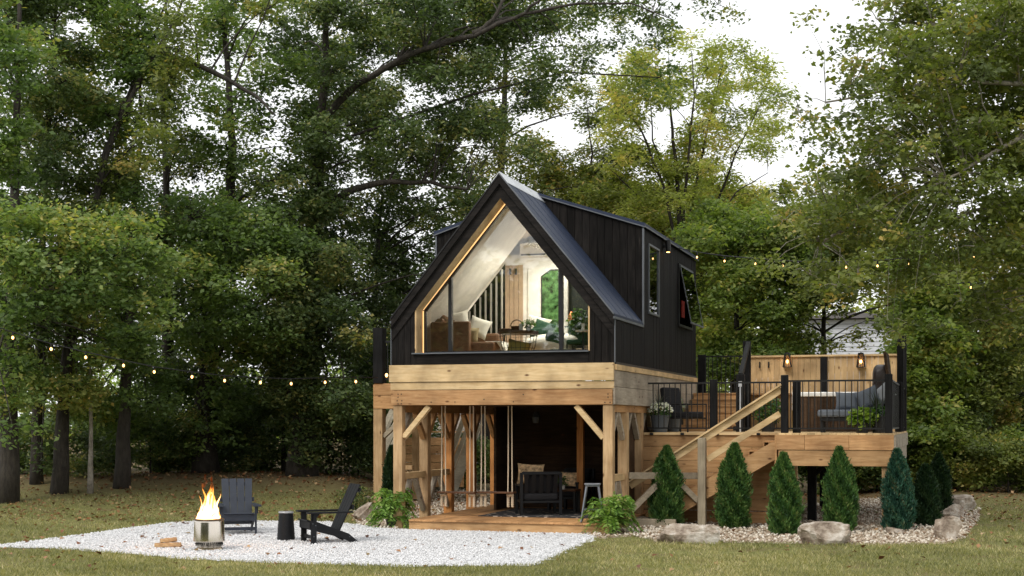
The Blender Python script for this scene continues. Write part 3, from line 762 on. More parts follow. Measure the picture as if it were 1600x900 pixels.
# railings
def railing(name, label, p, q, posts, zb, h=1.03, hp=1.10, pw=.075, step=.115, parent_t=None):
    """p,q xy ends; posts: fractions for black posts"""
    p, q = Vector((p[0], p[1], 0)), Vector((q[0], q[1], 0)); L = (q-p).length; d = (q-p)/L
    t = thing(name, label, 'railing', (p.x, p.y, zb))
    def pt(u, z): return (p.x+d.x*u, p.y+d.y*u, z)
    part('top_rail', MB().beam(pt(0, zb+h), pt(L, zb+h), .04, .035), BLACKM, t)
    part('bottom_rail', MB().beam(pt(0, zb+.09), pt(L, zb+.09), .03, .03), BLACKM, t)
    n = int(L/step); proto = None
    for i in range(1, n):
        u = i*L/n
        if any(abs(u-f) < pw*1.3 for f in posts): continue
        if proto is None:
            proto = part('baluster', MB().b(-.009+p.x, .009+p.x, -.009+p.y, .009+p.y, zb+.10, zb+h-.01), BLACKM, t); proto.location = d*u
        else:
            c = proto.copy(); COL.objects.link(c); c.location = d*u
    for u in posts:
        part('post', MB().box(pt(u, zb+hp/2), (pw*2, pw*2, hp), rz=math.atan2(d.y, d.x)), BLACKPOST, t, bev=.012)
    return t
x1115 = F(1115, 660, MY+.05).x
railing('railing', 'black baluster railing along the middle deck above the stairs', (F(1012, 660, MY+.05).x, MY+.05), (RX0+.0, MY+.05), [x1115-F(1012, 660, MY+.05).x], ZD)
xl = F(1226, 660, RY0+.08).x
railing('railing', 'black baluster railing in front of the grey outdoor sofa', (xl, RY0+.08), (RX1-.10, RY0+.08), [0, RX1-.1-xl], ZD, hp=1.15, pw=.07)
railing('railing', 'black railing seen end-on along the outer edge of the side deck', (RX1-.05, RY0+.35), (RX1-.05, RY1-.2), [3.6], ZD, hp=1.1)
t = single('deck_post', MB().box((RX0+.33, RY0+.55, ZD+.53), (.15, .15, 1.06)), BLACKPOST, 'shorter black post just behind the left post of the sofa railing', 'post', (RX0+.33, RY0+.55, ZD), bev=.01)
q = W(1403, 600, 34.6)
t = single('tall_post', MB().box((RX1-.10, 9.75, 3.05), (.22, .22, 2.35)), BLACKPOST, 'tallest black post at the right end of the pine privacy fence', 'post', (RX1-.1, 9.75, ZD), bev=.012)
q = S(1404.5, 600, RX1-.04)
t = single('tall_post', MB().b(RX1-.12, RX1+.03, 7.0, 7.15, ZD, 3.95), BLACKPOST, 'black post with a bright edge standing on the outer side of the side deck', 'post', (RX1-.04, 7.1, ZD), bev=.01)
# privacy fence
FY = 9.9; fx0, fx1 = F(1172, 600, FY).x, RX1-.12; fz = F(1280, 556, FY).z
pf = thing('privacy_fence', 'vertical pine board privacy fence behind the hot tub', 'fence', ((fx0+fx1)/2, FY, ZD))
m = MB(); x = fx0
while x < fx1-.02:
    m.b(x+.003, min(x+.147, fx1), FY, FY+.025, ZD, fz-.02); x += .15
part('fence_board', m, PINE_Z, pf)
part('cap_rail', MB().b(fx0-.05, fx1+.03, FY-.05, FY+.08, fz-.02, fz+.025), PINE_X, pf)
xq = F(1287, 600, FY-.06).x
part('batten', MB().b(xq-.085, xq+.085, FY-.07, FY-.002, ZD, fz-.04), BLACKPOST, pf)
part('back_rail', MB().b(fx0, fx1, FY+.03, FY+.08, ZD+.3, ZD+.42).b(fx0, fx1, FY+.03, FY+.08, fz-.4, fz-.28), PINE_X, pf)
for px in (1187, 1201): q = F(px, 570, FY-.03); part('hook', MB().box((q.x, FY-.02, q.z), (.03, .04, .15)).box((q.x, FY-.06, q.z-.06), (.03, .06, .03)), BLACKM, pf)

for px, lb in ((1230, 'lit black lantern on the pine fence, the one nearer the hooks'), (1345, 'lit black lantern on the pine fence, the one nearer the folded tub cover')):
    q = F(px, 563, FY-.12)
    ln = thing('wall_lantern', lb, 'lantern', (q.x, FY-.12, q.z-.17), group='lanterns on the pine fence')
    m = MB(); h = .17; r0, r1 = .095, .055
    for sx, sy in ((-1,-1),(1,-1),(1,1),(-1,1)): m.beam((q.x+sx*r0, FY-.12+sy*r0, q.z-h), (q.x+sx*r1, FY-.12+sy*r1, q.z+h), .016, .016)
    for i in range(1, 4): m.beam((q.x+(-1+i*.5)*r0, FY-.12-r0, q.z-h), (q.x+(-1+i*.5)*r1, FY-.12-r1, q.z+h), .008, .008)
    m.box((q.x, FY-.12, q.z-h), (.2, .2, .02)).box((q.x, FY-.12, q.z+h), (.13, .13, .03)).box((q.x, FY-.05, q.z+h+.02), (.03, .12, .03))
    part('frame', m, BLACKM, ln)
    part('bulb', MB().blob((q.x, FY-.12, q.z-.03), (.03, .03, .045), 2), SCREEN, ln, smooth=True)
# steps up to the rear landing
SX0, SX1 = .06, 1.30; LZ = 2.82; SY0, SY1 = 6.5, 8.6
st = thing('landing_steps', 'wide cedar steps behind the armchair rising to the rear landing', 'steps', (.7, 7.5, ZD))
n = 6
for i in range(n):
    y0 = SY0+(SY1-SY0)*i/n; z1 = ZD+(LZ-ZD)*(i+1)/n
    part('step', MB().b(SX0, SX1, y0, y0+.42, z1-.035, z1).b(SX0+.01, SX1-.01, y0+.025, y0+.05, z1-(LZ-ZD)/n, z1-.037), CEDAR_X, st, bev=.003)
part('landing', MB().b(SX0, SX1+1.0, SY1, 11.4, LZ-.04, LZ), CEDAR_X, st)
part('landing_post', MB().b(SX0, SX0+.12, 11.2, 11.32, 0, LZ-.04).b(SX1+.85, SX1+.97, 11.2, 11.32, 0, LZ-.04), POST_Z, st)
railing('railing', 'black baluster railing at the back of the rear landing', (S(1086, 600, 0).x-.3, 11.3), (1.45, 11.3), [F(1097, 600, 11.3).x+.3], LZ, hp=1.08, pw=.10)
tp = W(1167, 600, 34.8)
single('tall_post', MB().b(tp.x-.09, tp.x+.09, tp.y-.09, tp.y+.09, ZD, W(1167, 533, 34.8).z), BLACKPOST, 'tall black post at the left end of the pine fence by the steps', 'post', (tp.x, tp.y, ZD), bev=.01)
tp2 = W(1157, 600, 31.5)
single('deck_post', MB().b(tp2.x-.09, tp2.x+.09, tp2.y-.09, tp2.y+.09, ZD, W(1157, 585, 31.5).z), BLACKPOST, 'black newel post at the foot of the cedar steps', 'post', (tp2.x, tp2.y, ZD), bev=.01)
h1 = W(1157, 588, 31.5); h2 = W(1169, 537, 34.8)
single('stair_rail', MB().beam((h1.x, h1.y, h1.z), (h2.x, h2.y, h2.z), .10, .14), BLACKPOST, 'sloping black handrail between the newel and tall post by the steps', 'handrail', h1, bev=.008)
rp = W(1156.5, 635, 31.2)
single('metal_rod', MB().tube([(rp.x, rp.y, ZD), (rp.x, rp.y, W(1157, 598, 31.2).z)], .018, 10).box((rp.x, rp.y, W(1157, 600, 31.2).z), (.07, .06, .12)), CAPM, 'thin grey metal conduit with box on the newel post', 'conduit', (rp.x, rp.y, ZD))
# front stairs to the side deck
p0 = F(1064, 804, 2.2); p1 = F(1216, 712, 2.2)
fs = thing('front_stairs', 'pine staircase rising rightward past the arborvitae to the side deck', 'staircase', (1.3, 2.6, 0))
nst = 9; sx0, sx1, sz0, sz1 = .14, RX0-.0, .2, ZD
slope = (sz1-sz0)/(sx1-sx0)
for y in (2.22, 2.92):
    part('stringer', MB().prism([(sx0+.0, sz0-.2), (sx0+.30, sz0-.2), (sx1, sz1-.50), (sx1, sz1-.12), (sx0, sz0+.03)], 'Y', y-.02, y+.02), CEDAR_X, fs)
m = MB()
for i in range(nst):
    x = sx0+(sx1-sx0)*i/nst; z = sz0+(sz1-sz0)*i/nst
    part('tread', MB().b(x, x+.33, 2.24, 2.9, z+.0, z+.035), CEDAR_Y, fs)
    m.b(x+.01, x+.03, 2.24, 2.9, z-.17, z-.003)
part('riser', m, CEDAR_Y, fs)
ra, rb = F(1003, 740, 2.15), F(1221, 601, 2.15); dd = (rb-ra); ra2 = ra-dd*.09
part('handrail', MB().beam(ra2, rb, .14, .035), PINE_X, fs, bev=.004)
o_ = Vector((0, .02, -.10)); part('handrail', MB().beam(ra2+o_, rb+o_, .04, .13), PINE_X, fs, bev=.004)
la, lb_ = F(1105, 718, 2.17), F(1219, 646, 2.17); part('lower_rail', MB().beam(la, lb_, .04, .12), PINE_X, fs, bev=.004)
zp = ra.z+(rb.z-ra.z)*(SPX-ra.x)/(rb.x-ra.x)-.05
part('newel_post', MB().b(SPX-.08, SPX+.08, SPY-.10, SPY+.06, 0, zp), GREY_Z, fs, bev=.008)
part('newel_post', MB().b(SPX-.10, SPX-.0, SPY+.065, SPY+.11, 0, zp+.0), POST_Z, fs, bev=.004)
single('landing_slab', MB().box((.35, 2.0, .09), (1.0, .8, .16), rz=.05), GREY_X, 'pale flat slab at the foot of the pine stairs', 'slab', (.35, 2.0, 0), bev=.02)

# white outbuilding beyond the trees on the right
ob = W(1325, 560, 62); hb = thing('white_house', 'white sided house half hidden by trees beyond the pine fence', 'house', (ob.x, ob.y, 0))
m = MB(); z = .6
SID = plain('white_siding', (.62,.64,.68), .6)
while z < 6.6: m.b(ob.x-2.2, ob.x+2.3, ob.y-.02*((z*10) % 2 > 1), ob.y+.2, z, z+.18); z += .2
part('siding', m, SID, hb)
part('wall', MB().b(ob.x-2.15, ob.x+2.25, ob.y+.2, ob.y+5, 0, 6.6), SID, hb)
part('downpipe', MB().tube([(ob.x-1.1, ob.y-.1, .2), (ob.x-1.1, ob.y-.1, 5.8)], .06), plain('grey_pipe', (.3,.3,.3), .5), hb)
part('roof', MB().prism([(ob.x-2.6, 6.62), (ob.x+2.7, 6.62), (ob.x, 6.9)], 'Y', ob.y-.4, ob.y+5.4), plain('house_shingle', (.16,.15,.15), .9), hb)
# ============================================================ FURNITURE INSIDE THE CABIN
FL = 3.362
def fz(px, py, Y): return F(px, py, Y)
# tan leather sofa seen from its arm end
Y0 = 1.25
a, b_ = fz(672, 503, Y0), fz(733, 546, Y0)
sf = thing('sofa', 'tan leather sofa end-on behind the left of the gable glass', 'sofa', ((a.x+b_.x)/2, Y0+.5, FL))
part('arm', MB().b(a.x, b_.x, Y0, Y0+.16, FL+.16, a.z), LEATHER, sf, bev=.03)
part('back', MB().b(a.x, a.x+.22, Y0+.16, Y0+1.7, FL+.16, a.z+.08), LEATHER, sf, bev=.03)
part('seat', MB().b(a.x+.2, fz(775, 540, Y0+.3).x, Y0+.17, Y0+1.55, FL+.14, FL+.40), LEATHER, sf, bev=.05)
part('arm', MB().b(a.x, b_.x+.2, Y0+1.56, Y0+1.72, FL+.16, a.z), LEATHER, sf, bev=.03)
for dx, dy in ((.06,.05),(.7,.05),(.06,1.6),(1.2,1.5)): part('leg', MB().b(a.x+dx, a.x+dx+.05, Y0+dy, Y0+dy+.05, FL, FL+.16), WALNUT, sf)
def cush(name, label, c, w, h, t, mat, rz=0, rx=0, ry=0, group=None, cat='cushion'):
    R = Matrix.Rotation(rz, 3, 'Z') @ Matrix.Rotation(rx, 3, 'X') @ Matrix.Rotation(ry, 3, 'Y')
    return single(name, MB().pillow(c, w, h, t, R), mat, label, cat, Vector(c)-Vector((0,0,h/2)), group, smooth=True)
c = fz(692, 505, Y0+.35); cush('cushion', 'tan leather cushion poking above the sofa arm', (c.x, c.y, c.z), .42, .36, .16, LEATHER, rx=-.1, ry=.5)
c = fz(716, 502, Y0+.75); cush('cushion', 'white cushion upright behind the sofa arm and window mullion', (c.x, c.y, c.z), .50, .42, .16, WHITEC, rx=-.15, ry=-.2)
c = fz(748, 512, Y0+.55); cush('cushion', 'cream cushion leaning low on the middle of the tan sofa', (c.x, c.y, c.z), .46, .44, .17, WHITEC, rz=.2, rx=-.3, ry=.35)
c = fz(738, 524, Y0+.35); cush('cushion', 'small straw coloured cushion tucked between sofa arm and cream cushion', (c.x, c.y, c.z), .28, .34, .12, plain('straw_cloth', (.5,.40,.24), .95), ry=.1)
single('throw', MB().prism([(fz(752, 530, Y0).x, FL+.41), (fz(776, 536, Y0).x, FL+.41), (fz(784, 545, Y0).x, FL+.20), (fz(780, 545, Y0).x, FL+.18), (fz(770, 540, Y0).x, FL+.39), (fz(752, 530, Y0).x, FL+.395)], 'Y', Y0+.25, Y0+.85), WHITEC, 'cream throw folded over the front of the tan sofa seat', 'throw', (fz(765, 540, Y0).x, Y0+.5, FL+.4), bev=.01)
c2 = fz(766, 528, 2.4)
single('armchair', MB().b(c2.x-.25, c2.x+.25, 2.2, 2.6, FL, FL+.62), LEATHER, 'low brown leather seat in front of the slat screen', 'armchair', (c2.x, 2.4, FL), bev=.05)
# coffee table: dark round top on a wire basket
c = fz(810, 520, 1.0); TZ = c.z; TX, TY = c.x, 1.0
ct = thing('coffee_table', 'round dark coffee table on a tapering wire basket base', 'table', (TX, TY, FL))
part('tabletop', MB().lathe([(.40, 0), (.405, .03), (.40, .06)], (TX, TY, TZ-.03), 32), WALNUT, ct)
m = MB(); H = TZ-.03-FL
for i in range(22):
    a_ = 2*pi*i/22; m.tube([(TX+.38*cos(a_), TY+.38*sin(a_), TZ-.03), (TX+.34*cos(a_), TY+.34*sin(a_), FL+H*.5), (TX+.24*cos(a_), TY+.24*sin(a_), FL+.01)], .0045, 4, False)
for z, r in ((H*.93, .385), (H*.7, .365), (H*.45, .33), (H*.2, .28), (.01, .24)):
    m.tube([(TX+r*cos(2*pi*i/32), TY+r*sin(2*pi*i/32), FL+z) for i in range(33)], .0045, 4, False)
part('wire_basket', m, BLACKM, ct)
cush('floor_cushion', 'yellow floor cushion stuffed inside the wire table base', (TX, TY, FL+.2), .50, .38, .42, plain('mustard_cloth', (.50,.36,.10), .95, 0, .2, .4, 80), rx=0, ry=.2)
kb = thing('basket', 'brown wicker basket with hoop handle on the coffee table', 'basket', (TX-.05, TY, TZ+.03))
part('bowl', MB().lathe([(.09, 0), (.13, .10), (.125, .10), (.085, .01)], (TX-.04, TY+.02, TZ+.032), 20), WALNUT, kb)
part('handle', MB().tube([(TX-.04+.13*cos(t), TY+.02, TZ+.13+.13*sin(t)) for t in np.linspace(0, pi, 14)], .012, 6), WALNUT, kb, smooth=True)
single('candle', MB().lathe([(.038, 0), (.038, .14), (.0, .14)], (TX+.09, TY-.12, TZ+.031), 16), POTW, 'white pillar candle beside the basket on the coffee table', 'candle', (TX+.09, TY-.12, TZ+.031), smooth=False)
single('tray', MB().b(TX-.36, TX-.12, TY-.2, TY+.05, TZ+.031, TZ+.08), WALNUT, 'small brown tray at the left edge of the coffee table', 'tray', (TX-.24, TY-.1, TZ+.03), bev=.01)
# day bed with white blanket and green pillows
bx, by = fz(850, 530, 2.2).x, 2.2
bd = thing('daybed', 'day bed under a rumpled white blanket behind the coffee table', 'daybed', (bx, by, FL))
m = MB(); m.b(bx-.28, bx+.85, 1.75, 3.1, FL+.10, FL+.34); part('base', m, WALNUT, bd)
part('blanket', MB().blob((bx+.25, 2.3, FL+.28), (.62, .75, .24), 4, .25, 3, .75), WHITEC, bd, smooth=True)
c = fz(850, 512, 2.6); cush('cushion', 'large green velvet pillow behind another on the day bed', (c.x, c.y, c.z), .5, .3, .18, GREENC, ry=.35, rx=-.4)
c = fz(845, 520, 2.05); cush('cushion', 'green velvet pillow lying flat nearest the coffee table', (c.x, c.y, c.z), .52, .24, .2, GREENC, ry=-.1, rx=-.3)
c = fz(866, 528, 1.6); cush('cushion', 'dark green pillow at the right end of the day bed by the mullion', (c.x, c.y, c.z), .42, .28, .18, GREENC, ry=.2)
c = fz(842, 503, 2.9); cush('cushion', 'white pillow at the head of the day bed by the door', (c.x, c.y, c.z), .55, .22, .2, WHITEC, ry=.25, rx=-.3)
c = fz(876, 544, 1.0)
bs = single('book_stack', MB().b(c.x-.22, c.x+.2, .9, 1.15, FL, FL+.09).b(c.x-.2, c.x+.22, .9, 1.14, FL+.095, FL+.15).b(c.x-.19, c.x+.17, .91, 1.15, FL+.155, FL+.2), plain('sage_covers', (.25,.30,.22), .6), 'low stack of pale green books behind the right mullion', 'books', (c.x, 1.0, FL), bev=.006)
# right corner: bottle vase, side table, green chair, basket
c = fz(893, 508, 1.5); gt = thing('green_chair', 'dark green velvet chair in the right corner of the glass room', 'chair', (c.x+.05, 1.7, FL))
part('seat', MB().b(c.x-.12, c.x+.28, 1.5, 1.95, FL+.32, FL+.42), GREENC, gt, bev=.04)
part('backrest', MB().box((c.x+.02, 1.95, FL+.62), (.40, .10, .45), rx=-.12), GREENC, gt, bev=.04)
for dx, dy in ((-.1, 1.52), (.25, 1.52), (-.1, 1.93), (.25, 1.93)): part('leg', MB().tube([(c.x+dx, dy, FL+.34), (c.x+dx, dy-.02, FL)], .018, 8), BLACKM, gt)
c = fz(893, 496, 2.2); m = MB().lathe([(.055, 0), (.065, .05), (.065, .24), (.03, .27), (.03, .30), (0, .30)], (c.x, c.y, c.z-.18), 18); single('vase', m, plain('copper', (.50,.16,.05), .35, .5), 'tall copper coloured vase beside the white column', 'vase', (c.x, c.y, c.z-.18), smooth=True)
single('shelf', MB().b(c.x-.12, c.x+.5, c.y-.12, c.y+.12, c.z-.21, c.z-.185), BLACKM, 'narrow dark shelf carrying the copper vase', 'shelf', (c.x, c.y, c.z-.2))
c = fz(911, 517, .95); tb = thing('side_table', 'small white pedestal table by the right edge of the glass', 'table', (c.x, c.y, FL))
part('tabletop', MB().lathe([(.15, -.015), (.15, .015)], (c.x, c.y, c.z), 20), POTW, tb); part('leg', MB().tube([(c.x, c.y, c.z-.015), (c.x, c.y, FL)], .018, 8), BLACKM, tb)
single('candle', MB().lathe([(.03, 0), (.03, .13), (0, .13)], (c.x, c.y, c.z+.016), 14), POTW, 'white candle standing on the little white pedestal table', 'candle', (c.x, c.y, c.z+.016))
c = fz(910, 538, 1.35); single('basket', MB().lathe([(.10, 0), (.13, .10), (.12, .22), (.11, .22), (.09, .02)], (c.x, c.y, FL), 18), ROPE, 'tan woven basket on the floor in the right corner', 'basket', (c.x, c.y, FL), smooth=True)

# ============================================================ PATIO UNDER THE CABIN
ZF = .206
# two swings hung from the beam
SWG = thing('swing', 'rope swing with dark plank seat, the one nearer the left posts', 'swing', (-3.4, .9, .5), group='rope swings under the cabin')
def swing(px0, px1, py, Y, label, first=None):
    a, b_ = F(px0, py, Y), F(px1, py, Y); z = a.z
    t = thing('swing', label, 'swing', ((a.x+b_.x)/2, Y, z), group='rope swings under the cabin')
    part('seat', MB().b(a.x-.10, b_.x+.10, Y-.12, Y+.12, z-.018, z+.018), WALNUT, t, bev=.006)
    for x in (a.x, b_.x):
        for sx in (-.045, .045):
            part('rope', MB().tube([(x+sx, Y, z+.02), (x+sx*.9, Y+.005, 1.2), (x+sx*.8, Y, 2.43)], .014, 6, False), ROPE, t, smooth=True)
        m = MB(); m.blob((x, Y, z-.045), (.08, .07, .04), 2)
        for sx in (-.045, .045):
            pts = []; rr = []
            for i in range(15): pts.append((x+sx+.008*(i % 2), Y+.006*((i+1) % 2), z-.04-i*.018)); rr.append(.036 if i % 2 else .024)
            m.tube(pts, rr, 6)
        part('tassel', m, ROPE, t, smooth=True)
    return t
COL.objects.unlink(SWG); bpy.data.objects.remove(SWG)
swing(693, 737, 769, .75, 'rope swing with dark plank seat, the one nearer the left posts')
swing(755, 797, 769, .85, 'rope swing with dark plank seat, the one nearer the black armchair')
# black armchair seen from behind, patterned cushions
STRIPE = plain('patterned_cushion', (.52,.36,.20), .95, 0, .2, .3, 60, .75, 14)
def arm_chair(name, label, loc, rz, w=.72, mat=PLAST, fab=FABD):
    t = thing(name, label, 'armchair', loc, rz, local=True)
    for sx in (-1, 1):
        for y, h in ((-.36, .60), (.34, .88)): part('leg', MB().b(sx*w/2-.03, sx*w/2+.03, y-.03, y+.03, 0, h), mat, t, bev=.006)
        part('armrest', MB().b(sx*w/2-.04, sx*w/2+.04, -.40, .36, .60, .63), mat, t, bev=.006)
    m = MB()
    for i in range(5): x = -w/2+.1+i*(w-.2)/4; m.beam((x, .25, .36), (x, .40, .90), .085, .018, up=(0,1,0))
    m.b(-w/2, w/2, .36, .41, .84, .90); part('backrest', m, mat, t, bev=.004)
    part('seat', MB().b(-w/2, w/2, -.34, .33, .26, .31), mat, t, bev=.005)
    part('seat_cushion', MB().box((0, -.02, .385), (w-.08, .66, .14)), fab, t, bev=.04)
    part('back_cushion', MB().pillow((0, .22, .66), w-.08, .50, .16, Matrix.Rotation(-.2, 3, 'X')), fab, t, smooth=True)
    return t
p = F(836, 799, 1.35)
arm_chair('armchair', 'black slatted armchair seen from behind on the patio rug', (p.x, 1.6, ZF), radians(205), .80)
p = F(829, 741, 1.75); cush('cushion', 'patterned tan cushion with fringe on the armchair facing away', (p.x, p.y, p.z), .56, .44, .16, STRIPE, rz=radians(20), rx=.1, ry=.05)
p = F(893, 780, 3.2)
arm_chair('armchair', 'black armchair in the shadow beside the orange post', (p.x, 3.2, ZF), radians(-15), .7)
p = F(890, 749, 2.85); cush('cushion', 'tan and black cushion on the armchair beside the orange post', (p.x, p.y, p.z), .46, .32, .14, STRIPE, rz=-.2, rx=-.2)
p = F(879, 762, 2.3)
tb = thing('side_table', 'square dark side table between the two patio armchairs', 'table', (p.x+.1, 2.3, ZF))
part('tabletop', MB().b(p.x-.15, p.x+.33, 2.1, 2.55, p.z-.07, p.z-.03), WALNUT, tb, bev=.005)
for dx in (-.12, .30):
    for y in (2.13, 2.52): part('leg', MB().b(p.x+dx-.02, p.x+dx+.02, y-.02, y+.02, ZF, p.z-.07), BLACKM, tb)
pz = p.z-.03
hp = thing('potted_plant', 'small spiky plant in a white pot on the patio side table', 'plant', (p.x+.02, 2.2, pz))
part('pot', MB().lathe([(.045, 0), (.065, .10), (.055, .10), (.04, .02)], (p.x+.02, 2.2, pz), 16), POTW, hp, smooth=False)
LEAFG = leafmat('plant_leaf', [(.02,.05,.015), (.05,.12,.03), (.10,.18,.05)])
# metal stool
p = F(925, 806, -.05)
sl = thing('bar_stool', 'grey metal bar stool on the front edge of the patio deck', 'stool', (p.x, 0, ZF), radians(12), local=True)
hz = .72; GUN = plain('gunmetal', (.22,.23,.25), .35, .8)
part('seat', MB().box((0,0,hz), (.31, .31, .03)).box((0,0,hz-.03), (.27,.27,.03)), GUN, sl, bev=.01)
for sx in (-1, 1):
    for sy in (-1, 1): part('leg', MB().beam((sx*.11, sy*.11, hz-.03), (sx*.21, sy*.21, 0), .035, .03), GUN, sl, bev=.004)
m = MB(); r = .175
for q0, q1 in (((-r,-r),(r,-r)),((r,-r),(r,r)),((r,r),(-r,r)),((-r,r),(-r,-r))): m.beam((q0[0], q0[1], .24), (q1[0], q1[1], .24), .022, .02)
part('foot_ring', m, GUN, sl)
# rug
def rugmat():
    m, n, l, p = newmat('patterned_rug'); tc = n.new('ShaderNodeTexCoord'); vo = n.new('ShaderNodeTexVoronoi'); vo.distance = 'MANHATTAN'; vo.inputs['Scale'].default_value = 5
    l.new(tc.outputs['Object'], vo.inputs[0]); r = n.new('ShaderNodeValToRGB'); r.color_ramp.interpolation = 'CONSTANT'
    r.color_ramp.elements[0].color = (.5,.42,.34,1); r.color_ramp.elements[1].position = .38; r.color_ramp.elements[1].color = (.03,.028,.03,1)
    l.new(vo.outputs['Distance'], r.inputs[0]); l.new(r.outputs[0], p.inputs['Base Color']); p.inputs['Roughness'].default_value = .95; return m
single('rug', MB().b(F(765, 790, 1.6).x, -.4, .85, 3.6, ZF, ZF+.012), rugmat(), 'dark patterned rug under the patio armchairs', 'rug', (-1.6, 2.2, ZF))
# hanging lantern in the lounge
p = F(838, 652, 1.9)
ln = thing('hanging_lantern', 'dark unlit lantern hanging from the lounge ceiling', 'lantern', (p.x, p.y, p.z-.12))
part('cage', MB().lathe([(.07, -.12), (.09, .0), (.05, .12)], (p.x, p.y, p.z), 10), BLACKM, ln); part('chain', MB().tube([(p.x, p.y, p.z+.12), (p.x, p.y, 2.43)], .006, 5), BLACKM, ln)

# ============================================================ SIDE DECK FURNITURE
# black metal armchair facing right-back
p = F(1072, 676, 4.1)
ch = thing('deck_chair', 'black cushioned armchair beside the white mums on the middle deck', 'armchair', (p.x-.05, 4.1, ZD), radians(62), local=True)
w = .64
for sx in (-1, 1):
    part('side_frame', MB().tube([(sx*w/2, -.36, 0), (sx*w/2, -.36, .60), (sx*w/2, .34, .60), (sx*w/2, .34, 0)], .018, 6), BLACKM, ch)
    part('brace', MB().tube([(sx*w/2, -.36, .30), (sx*w/2, .34, .30)], .016, 6), BLACKM, ch)
part('seat', MB().box((0, 0, .37), (w-.06, .66, .14)), FABD, ch, bev=.035)
part('backrest', MB().box((0, .34, .68), (w-.06, .12, .58), rx=-.18), FABD, ch, bev=.035)
def scatter_leaves(n, cen, rad, size, up=.6, droop=.2, asp=.5, shell=.0, rng=RNG):
    """returns arrays of leaf centres, dirs, normals"""
    d = rng.normal(size=(n, 3)); d /= np.linalg.norm(d, axis=1)[:, None]
    r = rng.uniform(shell, 1, size=(n, 1))**(1/3)
    return np.array(cen)+d*r*np.array(rad)
def leaf_obj(name, P, size, mat, parent=None, tone=None, nrm=None, up=.7, asp=.55, droop=.25, jit=.35, dirs=None, fold=.25, rng=RNG, org=None):
    """one mesh of many small folded leaves at points P (N,3)"""
    n = len(P)
    s = size*rng.uniform(1-jit, 1+jit, size=(n, 1))
    if dirs is None:
        a = rng.uniform(0, 2*pi, n); dirs = np.stack([np.cos(a), np.sin(a), rng.normal(-droop, .45, n)], 1)
    dirs = dirs/np.linalg.norm(dirs, axis=1)[:, None]
    N = rng.normal(size=(n, 3))*(1-up)*1.6+np.array([0, 0, 1])*up
    if nrm is not None: N = nrm+rng.normal(size=(n, 3))*.42
    N -= dirs*np.sum(N*dirs, 1)[:, None]; N /= np.linalg.norm(N, axis=1)[:, None]+1e-9
    T = np.cross(N, dirs)
    base = P; tip = P+dirs*s
    mid = P+dirs*s*.42
    l_ = mid+T*s*asp/2+N*s*fold*.3; r_ = mid-T*s*asp/2+N*s*fold*.3
    V = np.stack([base, l_, tip, r_], 1).reshape(-1, 3)
    if org is None: org = ORG[parent.name] if parent else Vector((0,0,0))
    V = V-np.array(org)
    me = bpy.data.meshes.new(name)
    me.vertices.add(4*n); me.vertices.foreach_set('co', V.astype(np.float32).ravel())
    me.loops.add(4*n); me.loops.foreach_set('vertex_index', np.arange(4*n, dtype=np.int32))
    me.polygons.add(n); me.polygons.foreach_set('loop_start', np.arange(0, 4*n, 4, dtype=np.int32))
    me.polygons.foreach_set('loop_total', np.full(n, 4, dtype=np.int32))
    me.update(calc_edges=True)
    at = me.attributes.new('tone', 'FLOAT', 'FACE')
    if tone is None: tone = rng.uniform(0, 1, n)
    at.data.foreach_set('value', np.clip(tone, 0, 1).astype(np.float32))
    me.materials.append(mat)
    o = bpy.data.objects.new(name, me); COL.objects.link(o)
    ORG[o.name] = Vector(org)
    if parent: o.parent = parent
    return o
def pot(t, c, r, h, mat):
    return part('pot', MB().lathe([(r*.75, 0), (r, h*.95), (r*1.05, h*.95), (r*1.05, h), (r*.9, h), (r*.85, h*.85), (0, h*.85)], c, 24), mat, t)
def blades(t, c, n, h, wd, mat, name='leaf', spread=.5):
    m = MB()
    for i in range(n):
        a = random.uniform(0, 2*pi); s = random.uniform(.2, 1)*spread; hh = h*random.uniform(.6, 1)
        d = Vector((cos(a), sin(a), 0)); sd = Vector((-sin(a), cos(a), 0)); pts = []
        for k in range(6):
            u = k/5; p = Vector(c)+d*(s*hh*u**1.6)+Vector((0,0,hh*(u-.18*s*u*u*u*2))); w_ = wd*(1-u)**.6*(.5+u if u < .5 else 1)
            pts.append((p-sd*w_/2, p+sd*w_/2))
        vs = [q for pr in pts for q in pr]; m.add(vs, [(2*k, 2*k+1, 2*k+3, 2*k+2) for k in range(5)])
    return part(name, m, mat, t)
BLADE = plain('blade_leaf', (.03,.045,.02), .5)
p = F(1031, 678, 3.35)
pl = thing('flower_pot', 'white mums with dark spikes in a grey pot beside the deck armchair', 'potted plant', (p.x, p.y, ZD))
pot(pl, (p.x, p.y, ZD), .20, .36, POTG)
P = scatter_leaves(700, (p.x, p.y, ZD+.42), (.25, .25, .14), .05); leaf_obj('foliage', P, .05, LEAFG, pl)
P = scatter_leaves(340, (p.x, p.y, ZD+.47), (.25, .25, .16), .05, shell=.7); P = P[P[:, 2] > ZD+.44]
leaf_obj('flowers', P, .055, leafmat('mum_petal', [(.6,.6,.52), (.8,.8,.76)], .2), pl, up=.2, asp=.9)
blades(pl, (p.x-.02, p.y+.05, ZD+.4), 16, .55, .03, BLADE, spread=.7)
p = F(1052, 652, 5.2); pl = thing('potted_plant', 'silvery leafed plant behind the deck armchair', 'plant', (p.x, p.y, ZD)); pot(pl, (p.x, p.y, ZD), .16, .3, POTG)
leaf_obj('foliage', scatter_leaves(400, (p.x, p.y, ZD+.55), (.25, .25, .3), .05), .08, leafmat('silver_leaf', [(.10,.16,.11), (.30,.36,.28)]), pl)
